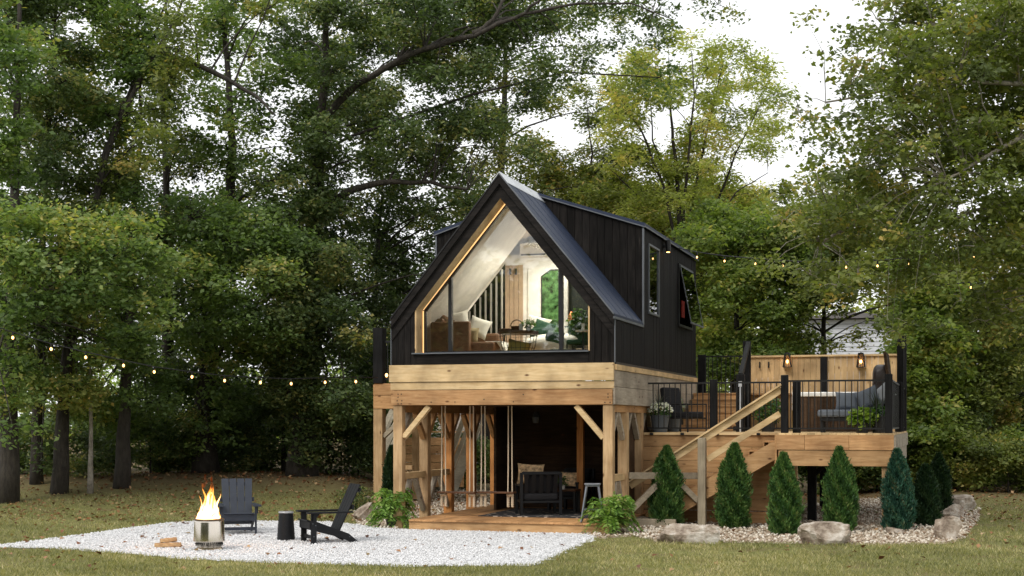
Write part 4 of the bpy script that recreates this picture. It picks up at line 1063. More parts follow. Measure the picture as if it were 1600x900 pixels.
p = F(1200, 668, 5.6); pl = thing('potted_plant', 'bushy dark green plant in a black pot below the pine fence hooks', 'plant', (p.x, p.y, ZD)); pot(pl, (p.x, p.y, ZD), .18, .25, POTB)
leaf_obj('foliage', scatter_leaves(1100, (p.x, p.y, ZD+.48), (.36, .36, .32), .05), .07, LEAFG, pl)
# hot tub
tx0, tx1 = F(1240, 650, 6.0).x, F(1380, 650, 6.0).x
tz = F(1300, 612.5, 6.0).z
ht = thing('hot_tub', 'square black sided hot tub with a white rim before the pine fence', 'hot tub', ((tx0+tx1)/2, 7, ZD))
m = MB(); x = tx0
while x < tx1-.02: m.b(x+.004, min(x+.07, tx1), 6.0, 6.03, ZD+.02, tz-.10); x += .074
y = 6.03
while y < 7.9: m.b(tx0, tx0+.03, y+.004, y+.07, ZD+.02, tz-.10); m.b(tx1-.03, tx1, y+.004, y+.07, ZD+.02, tz-.10); y += .074
part('side_panel', m, DARKWOOD, ht)
part('tub_core', MB().b(tx0+.04, tx1-.04, 6.04, 7.9, ZD, tz-.10), BLACKM, ht)
m = MB()
m.b(tx0-.03, tx1+.03, 5.97, 6.25, tz-.10, tz).b(tx0-.03, tx1+.03, 7.7, 7.95, tz-.10, tz).b(tx0-.03, tx0+.22, 6.25, 7.7, tz-.10, tz).b(tx1-.22, tx1+.03, 6.25, 7.7, tz-.10, tz)
part('rim', m, TUBW, ht, bev=.02)
a, b_ = F(1365, 575, 6.9), F(1392, 620, 6.9)
m = MB()
cv = thing('tub_cover', 'folded dark tub cover standing upright at the right end of the tub', 'tub cover', ((a.x+b_.x)/2, 6.9, tz))
rr = MB().blob(((a.x+b_.x)/2-.02, 6.9, (tz+a.z)/2+.03), (.19, .75, (a.z-tz)/2+.06), 4, .15, 5, .5)
part('cover', rr, plain('brown_vinyl', (.025,.016,.014), .4, 0, .5, .6, 8), cv, smooth=True)
part('cover_board', MB().box(((a.x+b_.x)/2+.14, 6.9, tz+.42), (.07, 1.4, .95), ry=-.12), DARKWOOD, cv, bev=.02)
# outdoor sofa with grey cushions
sx0, sx1 = F(1277, 650, 3.4).x, F(1388, 650, 3.4).x
szc = F(1300, 640, 3.4).z
os_ = thing('outdoor_sofa', 'black framed outdoor sofa with slate grey seat cushion on the side deck', 'sofa', ((sx0+sx1)/2, 3.8, ZD))
part('seat_frame', MB().b(sx0+.04, sx1, 3.45, 4.2, szc-.24, szc-.16), BLACKM, os_, bev=.01)
part('backrest_frame', MB().b(sx0+.4, sx1, 4.2, 4.26, szc-.2, szc+.36), BLACKM, os_, bev=.01)
part('arm_frame', MB().b(sx1-.05, sx1, 3.45, 4.2, szc-.2, szc+.25), BLACKM, os_, bev=.01)
part('seat_cushion', MB().b(sx0, sx1-.06, 3.40, 4.15, szc-.155, szc), FABG, os_, bev=.045)
for x in (sx0+.08, sx1-.04):
    for y in (3.5, 4.15): part('leg', MB().b(x-.025, x+.025, y-.025, y+.025, ZD, szc-.24), BLACKM, os_)
part('foot_rail', MB().b(sx0+.08, sx1-.04, 3.49, 3.51, ZD+.08, ZD+.11), BLACKM, os_)
c = F(1324, 627, 3.95); cush('cushion', 'square slate grey back cushion at the middle of the outdoor sofa', (c.x, c.y, c.z), .50, .40, .2, FABG, rx=-.15)
c = F(1356, 622, 3.85); cush('cushion', 'tilted slate grey cushion behind the spiky plant', (c.x, c.y, c.z), .48, .42, .2, FABG, rx=-.15, ry=-.4)
c = F(1380, 616, 3.95); cush('cushion', 'pale grey cushion in the corner of the outdoor sofa by the post', (c.x, c.y, c.z), .40, .36, .2, plain('light_fabric', (.33,.34,.36), .95), rx=-.15, ry=-.7)
p = F(1347, 676, 2.6)
pl = thing('potted_plant', 'lime green leafy plant in a black pot behind the sofa railing', 'plant', (p.x, p.y, ZD)); pot(pl, (p.x, p.y, ZD), .15, .2, POTB)
leaf_obj('foliage', scatter_leaves(520, (p.x, p.y, ZD+.30), (.28, .22, .22), .05), .10, leafmat('lime_leaf', [(.10,.20,.02), (.22,.34,.04), (.34,.44,.08)]), pl, asp=.8)
p = F(1374, 676, 2.75)
pl = thing('potted_plant', 'dark spiky plant in a large black pot by the right railing post', 'plant', (p.x, p.y, ZD)); pot(pl, (p.x, p.y, ZD), .18, .33, POTB)
leaf_obj('foliage', scatter_leaves(300, (p.x, p.y, ZD+.42), (.22, .22, .14), .05), .07, LEAFG, pl)
blades(pl, (p.x-.05, p.y, ZD+.33), 26, .62, .03, BLADE, spread=.75)

# ============================================================ FIRE PIT AREA
fp = G(327, 860)
FPR = .245
ft = thing('fire_pit', 'round stainless steel fire pit burning on the white gravel', 'fire pit', (fp.x, fp.y, 0))
part('stand', MB().lathe([(.225, .0), (.225, .012), (.19, .05), (.20, .075), (.19, .075), (.17, .05), (.20, .012), (.2, 0)], (fp.x, fp.y, .01), 40), STEEL, ft, smooth=False)
m = MB().lathe([(.222, .08), (.222, .148), (FPR+.012, .155), (FPR+.012, .165), (FPR-.006, .47), (FPR-.012, .505), (FPR-.035, .52), (FPR-.05, .515), (FPR-.05, .15)], (fp.x, fp.y, 0), 56)
part('drum', m, STEEL, ft, smooth=True)
part('lip', MB().lathe([(FPR-.0, .498), (FPR+.005, .512), (FPR-.02, .528), (FPR-.06, .522), (FPR-.06, .50)], (fp.x, fp.y, 0), 56), plain('burnt_steel', (.16,.11,.07), .35, .9), ft, smooth=True)
m = MB()
for i in range(40): a_ = 2*pi*i/40; m.box((fp.x+.2235*cos(a_), fp.y+.2235*sin(a_), .115), (.006, .012, .02), rz=a_)
part('vent_hole', m, BLACKM, ft)
part('ember_bed', MB().lathe([(0, .40), (.18, .40)], (fp.x, fp.y, 0), 24), emis('embers', (1, .25, .05), 3), ft)
# flame: many twisting tongues
def flamemat():
    m, n, l, p = newmat('flame'); n.remove(p)
    tc = n.new('ShaderNodeTexCoord'); sep = n.new('ShaderNodeSeparateXYZ'); l.new(tc.outputs['Object'], sep.inputs[0])
    lw = n.new('ShaderNodeLayerWeight'); lw.inputs['Blend'].default_value = .35
    nz = n.new('ShaderNodeTexNoise'); nz.inputs['Scale'].default_value = 9; nz.inputs['Detail'].default_value = 3
    mp = n.new('ShaderNodeMapping'); mp.inputs['Scale'].default_value = (1,1,.35); l.new(tc.outputs['Object'], mp.inputs[0]); l.new(mp.outputs[0], nz.inputs[0])
    # heat = low edges, high in the body; cooler with height
    mr = n.new('ShaderNodeMapRange'); mr.inputs['From Min'].default_value = .0; mr.inputs['From Max'].default_value = .78; l.new(sep.outputs['Z'], mr.inputs['Value'])
    a = n.new('ShaderNodeMath'); a.operation = 'ADD'; l.new(mr.outputs[0], a.inputs[0]); 
    mu = n.new('ShaderNodeMath'); mu.operation = 'MULTIPLY'; mu.inputs[1].default_value = .55; l.new(lw.outputs['Facing'], mu.inputs[0]); l.new(mu.outputs[0], a.inputs[1])
    b = n.new('ShaderNodeMath'); b.operation = 'ADD'; l.new(a.outputs[0], b.inputs[0])
    mn = n.new('ShaderNodeMath'); mn.operation = 'MULTIPLY_ADD'; mn.inputs[1].default_value = 1.1; mn.inputs[2].default_value = -.55; l.new(nz.outputs['Fac'], mn.inputs[0]); l.new(mn.outputs[0], b.inputs[1])
    r = n.new('ShaderNodeValToRGB'); els = r.color_ramp.elements
    els[0].position = .25; els[0].color = (1, .72, .34, 1); els[1].position = .62; els[1].color = (1, .33, .05, 1)
    e3 = els.new(.95); e3.color = (.55, .08, .01, 1)
    l.new(b.outputs[0], r.inputs[0])
    st = n.new('ShaderNodeMapRange'); st.inputs['From Min'].default_value = .15; st.inputs['From Max'].default_value = .85; st.inputs['To Min'].default_value = 6.0; st.inputs['To Max'].default_value = .45; l.new(b.outputs[0], st.inputs['Value'])
    e = n.new('ShaderNodeEmission'); l.new(r.outputs[0], e.inputs[0]); l.new(st.outputs[0], e.inputs[1])
    t = n.new('ShaderNodeBsdfTransparent')
    al = n.new('ShaderNodeMapRange'); al.inputs['From Min'].default_value = .55; al.inputs['From Max'].default_value = 1.1; al.inputs['To Min'].default_value = .9; al.inputs['To Max'].default_value = .0; l.new(b.outputs[0], al.inputs['Value'])
    mix = n.new('ShaderNodeMixShader'); l.new(al.outputs[0], mix.inputs[0]); l.new(t.outputs[0], mix.inputs[1]); l.new(e.outputs[0], mix.inputs[2]); l.new(mix.outputs[0], n['Material Output'].inputs[0])
    return m
FLM = flamemat()
fl = thing('campfire_flame', 'tall orange and white flames rising from the steel fire pit', 'fire', (fp.x, fp.y, .44))
rn = random.Random(12)
def tongue(x, y, h, r, lx, ly, tw, ph):
    pts = []; rr = []
    K = 16
    for i in range(K+1):
        u = i/K; pts.append((fp.x+x+lx*u**1.5+tw*sin(u*7+ph)*u*.9, fp.y+y+ly*u+tw*cos(u*6+ph*1.7)*u*.6, .42+h*u))
        rr.append(r*max(.02, (.72+.55*sin(pi*min(1, u*1.4)))*(1-u)**.8*(1+.22*sin(u*17+ph*2))))
    m = MB().tube(pts, rr, 14); return part('flame_tongue', m, FLM, fl, smooth=True)
CAMR = Vector((CA, SA))
spec = [(-.09,.36,.085,-.02,.03,1.1),(-.02,.50,.105,.03,.03,.2),(.06,.42,.09,.0,.03,2.2),(.12,.26,.075,.03,.02,3.0),(-.13,.22,.07,-.02,.02,.7),(.01,.66,.055,-.02,.05,1.6),(.03,.74,.035,.03,.05,3.9),(-.05,.60,.04,-.06,.05,5.0),(-.12,.40,.035,-.04,.03,2.8),(.12,.42,.04,.02,.04,.9),(.0,.30,.12,0,.01,4.4),(.07,.58,.035,-.01,.05,5.5)]
for u, h, r, lx, tw, ph in spec:
    d = rn.uniform(-.07, .07)
    tongue(u*CA-d*SA, u*SA+d*CA, h*1.22, r*1.1, lx*CA, lx*SA, tw*1.3, ph)
for (u, z, s) in ((-.06,.80,.04),(-.09,.74,.03),(.04,.84,.025)):
    m = MB().blob((fp.x+u*CA, fp.y+u*SA, .42+z*.9), (s, s*.7, s*1.5), 3, .6, int(z*100)); part('flame_tongue', m, FLM, fl, smooth=True)
fli = bpy.data.lights.new('fire_light', 'POINT'); fli.energy = 28; fli.color = (1, .45, .15); fli.shadow_soft_size = .18
flo = bpy.data.objects.new('fire_light', fli); COL.objects.link(flo); flo.location = (fp.x, fp.y, .78)
# firewood
lg = G(261, 857)
LOG = wood('split_log', (.30,.18,.09), (.55,.38,.2), 'X', isl=.3, knots=False)
def log(p, q, r, label, seed):
    m = MB(); rn2 = random.Random(seed); p, q = Vector(p), Vector(q); d = (q-p).normalized(); a = d.cross(Vector((0,0,1))).normalized(); u = a.cross(d)
    prof = [(-1,-.6),(-.2,-.95),(.9,-.5),(.75,.35),(.1,.95),(-.7,.4)]
    K = 5; b0 = len(m.v)
    for i in range(K+1):
        c_ = p.lerp(q, i/K); m.v += [tuple(c_+a*(x*r*(1+rn2.uniform(-.12,.12)))+u*(y*r*.8*(1+rn2.uniform(-.12,.12)))) for x, y in prof]
    for i in range(K):
        for k in range(6): m.f.append((b0+i*6+k, b0+i*6+(k+1) % 6, b0+(i+1)*6+(k+1) % 6, b0+(i+1)*6+k))
    m.f.append(tuple(b0+k for k in range(6))[::-1]); m.f.append(tuple(b0+K*6+k for k in range(6)))
    single('log', m, LOG, label, 'log', (p+q)/2-Vector((0,0,r)), group='split logs by the fire pit')
def L2(u, d, z): return (lg.x+u*CA-d*SA, lg.y+u*SA+d*CA, z)
log(L2(-.20, -.02, .055), L2(.23, .03, .06), .055, 'longest split log lying in front of the little pile', 1)
log(L2(-.14, .14, .05), L2(.16, .18, .055), .05, 'split log at the back of the little pile by the fire pit', 2)
log(L2(-.11, .0, .13), L2(.13, .12, .14), .05, 'short split log resting on top of the two others', 3)
# adirondack chairs
def adirondack(label, loc, rz, mat):
    t = thing('adirondack_chair', label, 'chair', loc, rz, local=True, group='adirondack chairs around the fire pit')   # faces -Y
    w = .62
    for sx in (-1, 1):
        part('front_leg', MB().box((sx*w/2, -.34, .265), (.035, .10, .53)), mat, t, bev=.005)
        part('rear_leg', MB().prism([(-.42, .26), (-.42, .38), (-.30, .40), (.30, .17), (.50, .0), (.36, .0), (.20, .09)], 'X', sx*(w/2-.04)-.014, sx*(w/2-.04)+.014), mat, t, bev=.004)
        a = part('armrest', MB().prism([(-.46 , sx*w/2-sx*.055), (-.46, sx*w/2+sx*.095), (-.38, sx*w/2+sx*.105), (.36, sx*w/2+sx*.03), (.36, sx*w/2-sx*.03), (-.1, sx*w/2-sx*.05)], 'Z', .532, .562), mat, t, bev=.004)
        for v in a.data.vertices: v.co = (v.co.y, v.co.x, v.co.z)
        part('arm_bracket', MB().prism([(-.36, .40), (-.24, .53), (-.36, .53)], 'X', sx*(w/2+.03)-.012, sx*(w/2+.03)+.012), mat, t)
    m = MB()
    for i in range(5): u = i/4; y = -.40+u*.56; z = .395-u*.20; part('seat_slat', MB().box((0, y, z), (w-.06, .115, .024), rx=-.33), mat, t, bev=.004)
    for i in range(4):
        x = (i-1.5)*.142; part('back_slat', MB().beam((x*.93, .12, .20), (x*1.04, .50, 1.02), .134, .022, up=(0,1,0)), mat, t, bev=.004)
    part('back_rail', MB().box((0, .365, .63), (w+.02, .03, .08)), mat, t); part('back_rail', MB().box((0, .50, .92), (w-.04, .03, .07), rx=-.43), mat, t)
    part('stretcher', MB().box((0, -.34, .12), (w-.03, .03, .06)), mat, t); part('apron', MB().box((0, -.405, .33), (w+.02, .025, .12)), mat, t, bev=.004)
    m = MB()
    for sx in (-1, 1):
        for (y, z) in ((-.36, .36), (-.31, .33), (-.34, .14), (.30, .12), (.40, .05)): m.box((sx*(w/2+.020), y, z), (.006, .014, .014))
    part('bolt', m, TRIM, t)
    return t
c1 = G(372, 834); adirondack('slate grey adirondack chair facing the viewer behind the fire pit', (c1.x, c1.y, 0), YAW+.24, PLASTB)
c2 = G(512, 848); adirondack('black adirondack chair in side view right of the drum table', (c2.x, c2.y, 0), YAW-radians(66), PLAST)
dt = G(447, 845)
st_ = thing('drum_table', 'black tapered drum side table with studded sides on the gravel', 'side table', (dt.x, dt.y, 0))
part('body', MB().lathe([(.155, .0), (.16, .02), (.125, .48), (.12, .49)], (dt.x, dt.y, .005), 36), PLAST, st_)
part('tabletop', MB().lathe([(.13, 0), (.135, .012), (.13, .028), (0, .03)], (dt.x, dt.y, .495), 36), plain('pewter_top', (.42,.42,.43), .35, .5), st_)
m = MB()
for r_ in range(6):
    z = .06+r_*.075; R_ = .158-(.033)*(z/.48)+.002
    for k in range(14): a_ = 2*pi*(k+(r_ % 2)*.5)/14; m.blob((dt.x+R_*cos(a_), dt.y+R_*sin(a_), z), (.008, .008, .008), 1)
part('stud', m, PLAST, st_)

# ============================================================ STRING LIGHTS
def string(name, label, pts, bulbs, bulb_r=.027):
    t = thing(name, label, 'string lights', pts[0])
    cab = []
    for i in range(len(pts)-1):
        a, b_ = Vector(pts[i]), Vector(pts[i+1])
        for k in range(8): u = k/8; q = a.lerp(b_, u); q.z -= .0*(u*(1-u)); cab.append(q)
    cab.append(Vector(pts[-1])); part('cable', MB().tube(cab, .013, 5), BLACKM, t)
    for q in bulbs:
        s = part('socket', MB().tube([q, (q[0], q[1], q[2]-.07)], .018, 8), BLACKM, t)
        part('bulb', MB().blob((q[0], q[1], q[2]-.115), (bulb_r, bulb_r, bulb_r*1.35), 2), BULB, s, smooth=True)
BL = [(20,526),(80,544),(134,557),(193,570),(241,580),(300,588),(351,594),(407,597),(455,599),(508,597),(556,596)]
def dl(px): return 29.5+(px/600)*6.0
bl = [W(px, py-7, dl(px)) for px, py in BL]
string('string_lights', 'string of warm bulbs sagging across the dark trees on the left', [W(-60, 492, dl(-60))]+bl+[W(590, 590, 35.4)], bl)
c_ = W(604, 580, 35.3); single('bulb', MB().blob((c_.x, c_.y, c_.z-.1), (.035, .035, .05), 2), BULB, 'single warm bulb glowing behind the rear deck post', 'bulb', c_, smooth=True)
BRT = [(1043,391),(1089,401),(1132,407),(1180,411),(1223,414),(1273,417),(1322,416),(1371,414),(1420,410),(1474,405),(1522,398)]
def dr_(px): return 33.2-(px-1043)/480*4.6
br = [W(px, py-7, dr_(px)) for px, py in BRT]
string('string_lights', 'string of warm bulbs from the cabin roof to the trees on the right', [S(1036, 372, .06)]+br+[W(1600, 372, 28), W(1680, 350, 27.6)], br, .019)
br2 = [W(1517, 441, 31), W(1575, 430, 30.6)]
string('string_lights', 'short run of bulbs low in the leaves at the far right', [W(1460, 446, 31.5)]+br2+[W(1660, 420, 30)], br2, .019)
# ============================================================ TREES
def rot(v): return Vector((v[0]*CA-v[1]*SA, v[0]*SA+v[1]*CA, v[2]))
class Tree:
    def __init__(s, name, label, trunk, r0, bark, leaf, lsize, group=None, dens=1.0, cat='tree', asp=.55, tone=.5, twig=True, limb_k=1.0):
        s.trunk = [Vector(p) for p in trunk]; s.r0 = r0; s.leaf = leaf; s.lsize = lsize; s.dens = dens; s.asp = asp; s.tone = tone; s.limb_k = limb_k
        s.blobs = []; s.limbs = []; s.bark = bark; s.twig = twig
        b = s.trunk[0]; s.t = thing(name, label, cat, (b.x, b.y, b.z), group=group)
    def build(s, seed=0):
        rn = random.Random(seed); rg = np.random.default_rng(seed+100)
        m = MB(); T = s.trunk; n = len(T)
        # refine the trunk polyline
        P = []
        for i in range(n-1):
            for k in range(5): u = k/5; q = T[i].lerp(T[i+1], u); P.append(q+Vector((rn.uniform(-1,1), rn.uniform(-1,1), 0))*s.r0*.12*(1 if i or k else 0))
        P.append(T[-1]); N = len(P)
        R = [s.r0*((1-i/(N-1))**1.1*.85+.08)*(1+.35*max(0, 1-i/3)) for i in range(N)]
        m.tube(P, R, 10)
        skel = [(P[i], R[i]) for i in range(int(N*.25), N)]
        for pts, r in s.limbs:
            pts = [Vector(p) for p in pts]; Q = []
            for i in range(len(pts)-1):
                for k in range(4): Q.append(pts[i].lerp(pts[i+1], k/4)+Vector((rn.uniform(-1,1), rn.uniform(-1,1), rn.uniform(-1,1)))*r*.3)
            Q.append(pts[-1]); m.tube(Q, [r*(1-.75*i/(len(Q)-1)) for i in range(len(Q))], 8)
            skel += [(q, r*(1-.75*i/(len(Q)-1))) for i, q in enumerate(Q)]
        centers = []; tones = []; nrms = []
        for (c, rad, dn) in s.blobs:
            # limb: from the skeleton point that lies lower and nearest
            best = min(skel, key=lambda k: (k[0]-c).length+1.2*max(0, k[0].z-c.z+ .25*(k[0]-c).xy.length))
            a = best[0]; L = (c-a).length
            r = min(best[1]*.5, .010+.008*L, .055)*s.limb_k
            mid = a.lerp(c, .5)+Vector((rn.uniform(-.1,.1)*L, rn.uniform(-.1,.1)*L, .10*L))
            Q = [a, a.lerp(mid, .5)+Vector((0,0,.03*L)), mid, mid.lerp(c, .5)+Vector((0,0,.03*L)), c]
            if L > .3: m.tube(Q, [r, r*.8, r*.62, r*.45, r*.3], 6, False)
            area = pi*rad[0]*rad[2]; nl = area*3.1/(s.lsize**2*s.asp*.5)*1.22*dn*s.dens
            ns = max(3, int(nl/30)); per = max(4, int(nl/ns)); bt = rn.gauss(s.tone, .15)
            for i in range(ns):
                d = Vector((rn.gauss(0,1), rn.gauss(0,1), rn.gauss(0,1))).normalized(); k = rn.uniform(.25, 1)**.45
                e = c+rot((d.x*rad[0]*k, d.y*rad[1]*k, d.z*rad[2]*k))
                if s.twig and rn.random() < .5: m.tube([c, c.lerp(e, .5)+Vector((0,0,.05)), e], [.012*s.limb_k, .008*s.limb_k, .004], 3, False)
                w = c.lerp(e, .55); L2_ = (e-w)
                u = rg.uniform(0, 1.25, (per, 1)); g = rg.normal(size=(per, 3))*np.array([.15, .15, .075])*(.5+s.lsize*5)
                centers.append(np.array(w)+u*np.array(L2_)+g)
                tones.append(rg.normal(bt+rn.gauss(0, .14), .12, per)); nrms.append(np.tile(np.array([rn.gauss(0,.5), rn.gauss(0,.5), .75])+np.array(rot((0,-.25,0))), (per, 1)))
        part('trunk', m, s.bark, s.t, smooth=True)
        if centers:
            C_ = np.concatenate(centers); tn = np.concatenate(tones)
            leaf_obj('crown', C_, s.lsize, s.leaf, s.t, tone=tn, nrm=np.concatenate(nrms), asp=s.asp, jit=.5, rng=rg)
            return len(C_)
        return 0
L_DARK = leafmat('leaf_dark', [(0.042,0.068,0.026,0), (0.081,0.124,0.044,0.45), (0.156,0.202,0.072,0.75), (0.364,0.325,0.117,1)], .36)
L_MID = leafmat('leaf_mid', [(0.061,0.104,0.034,0), (0.134,0.207,0.067,0.45), (0.256,0.329,0.110,0.8), (0.464,0.415,0.134,1)], .45)
L_MAPLE = leafmat('leaf_maple', [(0.061,0.104,0.034,0), (0.134,0.201,0.063,0.5), (0.244,0.317,0.104,0.85), (0.439,0.390,0.146,1)], .45)
L_YEL = leafmat('leaf_yellow', [(.15,.19,.055,0), (.27,.31,.09,.4), (.42,.43,.15,.75), (.62,.48,.20,1)], .55)
L_FRESH = leafmat('leaf_fresh', [(.07,.11,.03,0), (.15,.215,.055,.4), (.27,.33,.09,.75), (.46,.40,.14,1)], .5)
L_OLIVE = leafmat('leaf_olive', [(.075,.10,.03,0), (.15,.19,.05,.4), (.25,.27,.08,.75), (.46,.34,.11,1)], .42)
L_BUSH = leafmat('leaf_bush', [(0.040,0.081,0.023,0), (0.098,0.149,0.046,0.5), (0.196,0.241,0.081,0.85), (0.391,0.322,0.127,1)], .42)
def gz(px, py, D): q = W(px, py, D); return Vector((q.x, q.y, height(q.x, q.y)-.05))
trees = []
def T(name, label, base, tops, r0, bark, leaf, ls, **k):
    """base (px, D); tops: list of (px, py, D) up the trunk"""
    t = Tree(name, label, [gz(base[0], 700, base[1])]+[W(*q) for q in tops], r0, bark, leaf, ls, **k); t.px = base[0]; trees.append(t); return t
# ---- left group
tA = T('tree', 'thick dark trunked tree at the very left edge', (12, 34.5), [(18,500,34.6),(25,300,34.8),(30,60,35),(30,-180,35)], .23, BARK, L_MID, .125)
tB = T('tree', 'slender dark tree second from the left edge', (57, 37.5), [(62,500,37.5),(70,300,37.5),(85,80,37.5),(95,-150,37.5)], .15, BARK, L_DARK, .115)
tC = T('leaning_tree', 'tree left of the string lights leaning right with a long forked limb', (92, 36), [(105,560,36.2),(135,380,36.5),(165,240,37),(215,130,37),(275,30,37.5),(330,-120,38)], .19, BARK, L_OLIVE, .115)
tC.limbs.append(([W(175,215,37), W(200,150,37.5), W(232,85,38), W(262,0,38)], .10))
tC.limbs.append(([W(250,80,37.2), W(330,110,37), W(400,150,36.5), W(430,180,36)], .09))
tD = T('tree', 'stout dark tree between the bulbs, third trunk of the left group', (190, 37), [(198,560,37),(205,400,37.3),(220,200,37.6),(210,-100,38)], .19, BARK, L_MID, .125)
tS = T('sapling', 'thin pale sapling right of the stout trunk on the bank', (141, 36), [(142,640,36),(140,560,36),(150,470,36.3)], .07, BARKL, L_MID, .11)
tE = T('tree', 'broad dark maple with the widest trunk directly behind the grey chair', (322, 41.5), [(318,640,41.5),(328,520,41),(350,380,41),(365,230,41),(350,60,41),(340,-150,41)], .36, BARK, L_MAPLE, .13)
tE2 = T('tree', 'dark tree trunk in shade left of the broad maple', (190+60, 43), [(262,560,43),(262,380,43),(255,160,43),(260,-80,43)], .26, BARK, L_DARK, .12)
tF = T('ivy_tree', 'ivy wrapped tree left of the cabin with a great limb reaching over it', (472, 40), [(478,600,40),(487,470,40),(494,330,40),(497,240,39.8),(505,150,39.5),(515,0,39.5),(520,-160,39.5)], .40, BARK, L_DARK, .115)
tF.limbs.append(([W(500,190,39.6), W(560,128,39), W(640,85,38), W(740,55,37), W(820,22,36.5), W(860,-20,36)], .115))
tF.limbs.append(([W(820,22,36.5), W(905,5,36), W(985,5,35.5), W(1050,30,35)], .045))
tF.limbs.append(([W(495,330,40), W(540,300,39.5), W(590,284,39), W(660,284,38.5), W(730,296,38)], .13))
tF.limbs.append(([W(740,55,37), W(770,30,37), W(800,-20,37)], .09))
tG = T('young_tree', 'slim pale barked tree just right of the ivy trunk', (484, 46), [(486,640,46),(489,560,46),(500,400,46)], .15, BARKL, L_MAPLE, .12)
tH = T('young_tree', 'thin straight sapling between the maple and the ivy tree', (443, 43), [(443,640,43),(445,560,43),(450,400,43)], .07, BARK, L_MAPLE, .12)
tI = T('tree', 'dark leafy tree filling the gap between ivy tree and cabin', (585, 44), [(580,560,44),(590,400,44),(600,250,44)], .2, BARK, L_DARK, .12)
tJ = T('tree', 'tall tree behind the cabin roof peak with drooping sprays', (760, 50), [(770,500,50),(780,300,50),(790,100,50),(790,-60,50)], .30, BARK, L_OLIVE, .125)
# coverage tables (100 px cells, left to right from x=-50)
rnb = random.Random(5)
def fill(tab, x0, y0, cell, owners, Dr, rk=.64, flat=.78, sub=2, dens=1.0, pw=1.0):
    for r, row in enumerate(tab):
        for c, d in enumerate(row):
            for i in range(sub):
                for j in range(sub):
                    if d <= 0: continue
                    if rnb.random() > min(1, d*1.15+.05)**pw: continue
                    px = x0+(c+(i+.5)/sub)*cell+rnb.uniform(-.22, .22)*cell; py = y0+(r+(j+.5)/sub)*cell+rnb.uniform(-.22, .22)*cell
                    own = min(owners, key=lambda t: abs(t.cx(py)-px)*rnb.uniform(.6, 1.6)+t.bias)
                    D = own.D+rnb.uniform(*Dr); q = W(px, py, D); k = D/FPX*cell/sub
                    rr = k*rk*rnb.uniform(.8, 1.35)
                    if q.z < 1.0: continue
                    own.blobs.append((q, (rr*1.2, rr*1.3, rr*flat*1.2), dens*(.22+.80*d*d)))
def prep(t, D, cx=None, bias=0): t.D = D; t.bias = bias; t.cx = cx or (lambda py, p=t.px: p)
prep(tA, 35); prep(tB, 37.5); prep(tC, 37, lambda py: 100+max(0, 500-py)*.42); prep(tD, 37.3, lambda py: 200); prep(tE, 41, lambda py: 350); prep(tE2, 43, lambda py: 262)
prep(tF, 39.5, lambda py: 520 if py > 260 else 640, -40); prep(tI, 44); prep(tJ, 50, lambda py: 790)
tabL = [ # y=-60..540 step 100
 [1, .95, .85, .7, .8, .9, .85, .85, .8, .6, .6, .1],
 [1, .9, .82, .74, .74, .95, .9, .85, .75, .22, .2, 0],
 [1, .95, .82, .74, .66, .9, .92, .85, .6, .1, .0, 0],
 [1, 1, .85, .8, .7, 1, .78, .7, .4, .1, 0, 0],
 [1, 1, 1, 1, 1, 1, .92, .5, 0, 0, 0, 0],
 [1, 1, 1, 1, 1, 1, .95, 0, 0, 0, 0, 0],
 [.8, .8, .9, .85, .9, .95, .95, 0, 0, 0, 0, 0],
 [.2, .15, .25, .2, .35, .35, .7, 0, 0, 0, 0, 0],
]
fill(tabL, -50, -60, 100, [tA, tB, tC, tD, tE, tE2, tF, tI], (-2.4, 1), dens=.85)
fill(tabL, -20, -35, 100, [tA, tB, tC, tD, tE, tE2, tF, tI], (0, 3.5), rk=.7, dens=.6, pw=3.0)
fill([[.6,.7,.45],[.6,.7,.25],[.5,.8,.45],[.3,.8,.7],[.3,.8,.7]], 640, -60, 100, [tJ], (-2, 2), dens=.6)
# extra brighter near boughs hanging low at the left
for (px, py, D, r) in [(20,560,34,40),(70,590,35,35),(120,600,35,35),(215,560,35.5,38),(190,620,36,30),(30,620,34,30),(250,600,38,40),(150,560,34.5,35),(30,330,31.5,60),(90,350,32,60),(40,430,31.5,60),(120,430,32,60),(180,400,32.5,55),(210,450,33,45),(240,480,33,35),(160,480,32.6,35),(60,480,31.5,40),(10,390,31.2,60),(230,400,33,50),(130,380,32,50),(255,505,33.2,22),(0,500,32,40),(200,360,33,50),(110,460,32,45)]:
    k = D/FPX; tA.blobs.append((W(px, py, D), (r*k*1.1, r*k*1.1, r*k*.6), .8))
for (px, py, D, r) in [(300,340,37,70),(360,380,37,70),(420,430,37,60),(340,450,36.5,60),(290,420,36.5,60),(400,350,37.5,60),(380,500,37,50),(450,380,37.5,50),(310,520,37.5,40),(430,520,37.5,45)]:
    k = D/FPX; tE.blobs.append((W(px, py, D), (r*k*1.1, r*k*1.1, r*k*.6), .8))
# ivy on the trunk
for py in range(180, 740, 28):
    q = W(480+(py < 500)*12+rnb.uniform(-12, 12), py, 39.6); tF.blobs.append((q, (.55, .55, .45), .8))
tS.blobs += [(W(150, 500, 36), (.7,.7,.5), .5)]; tG.blobs += [(W(505, 430, 46), (1.4,1.4,1), .7), (W(480, 500, 46), (1.2,1.2,.8), .6)]; tH.blobs += [(W(450, 440, 43), (1.1,1.1,.8), .6), (W(430, 520, 43), (.9,.9,.6), .5)]
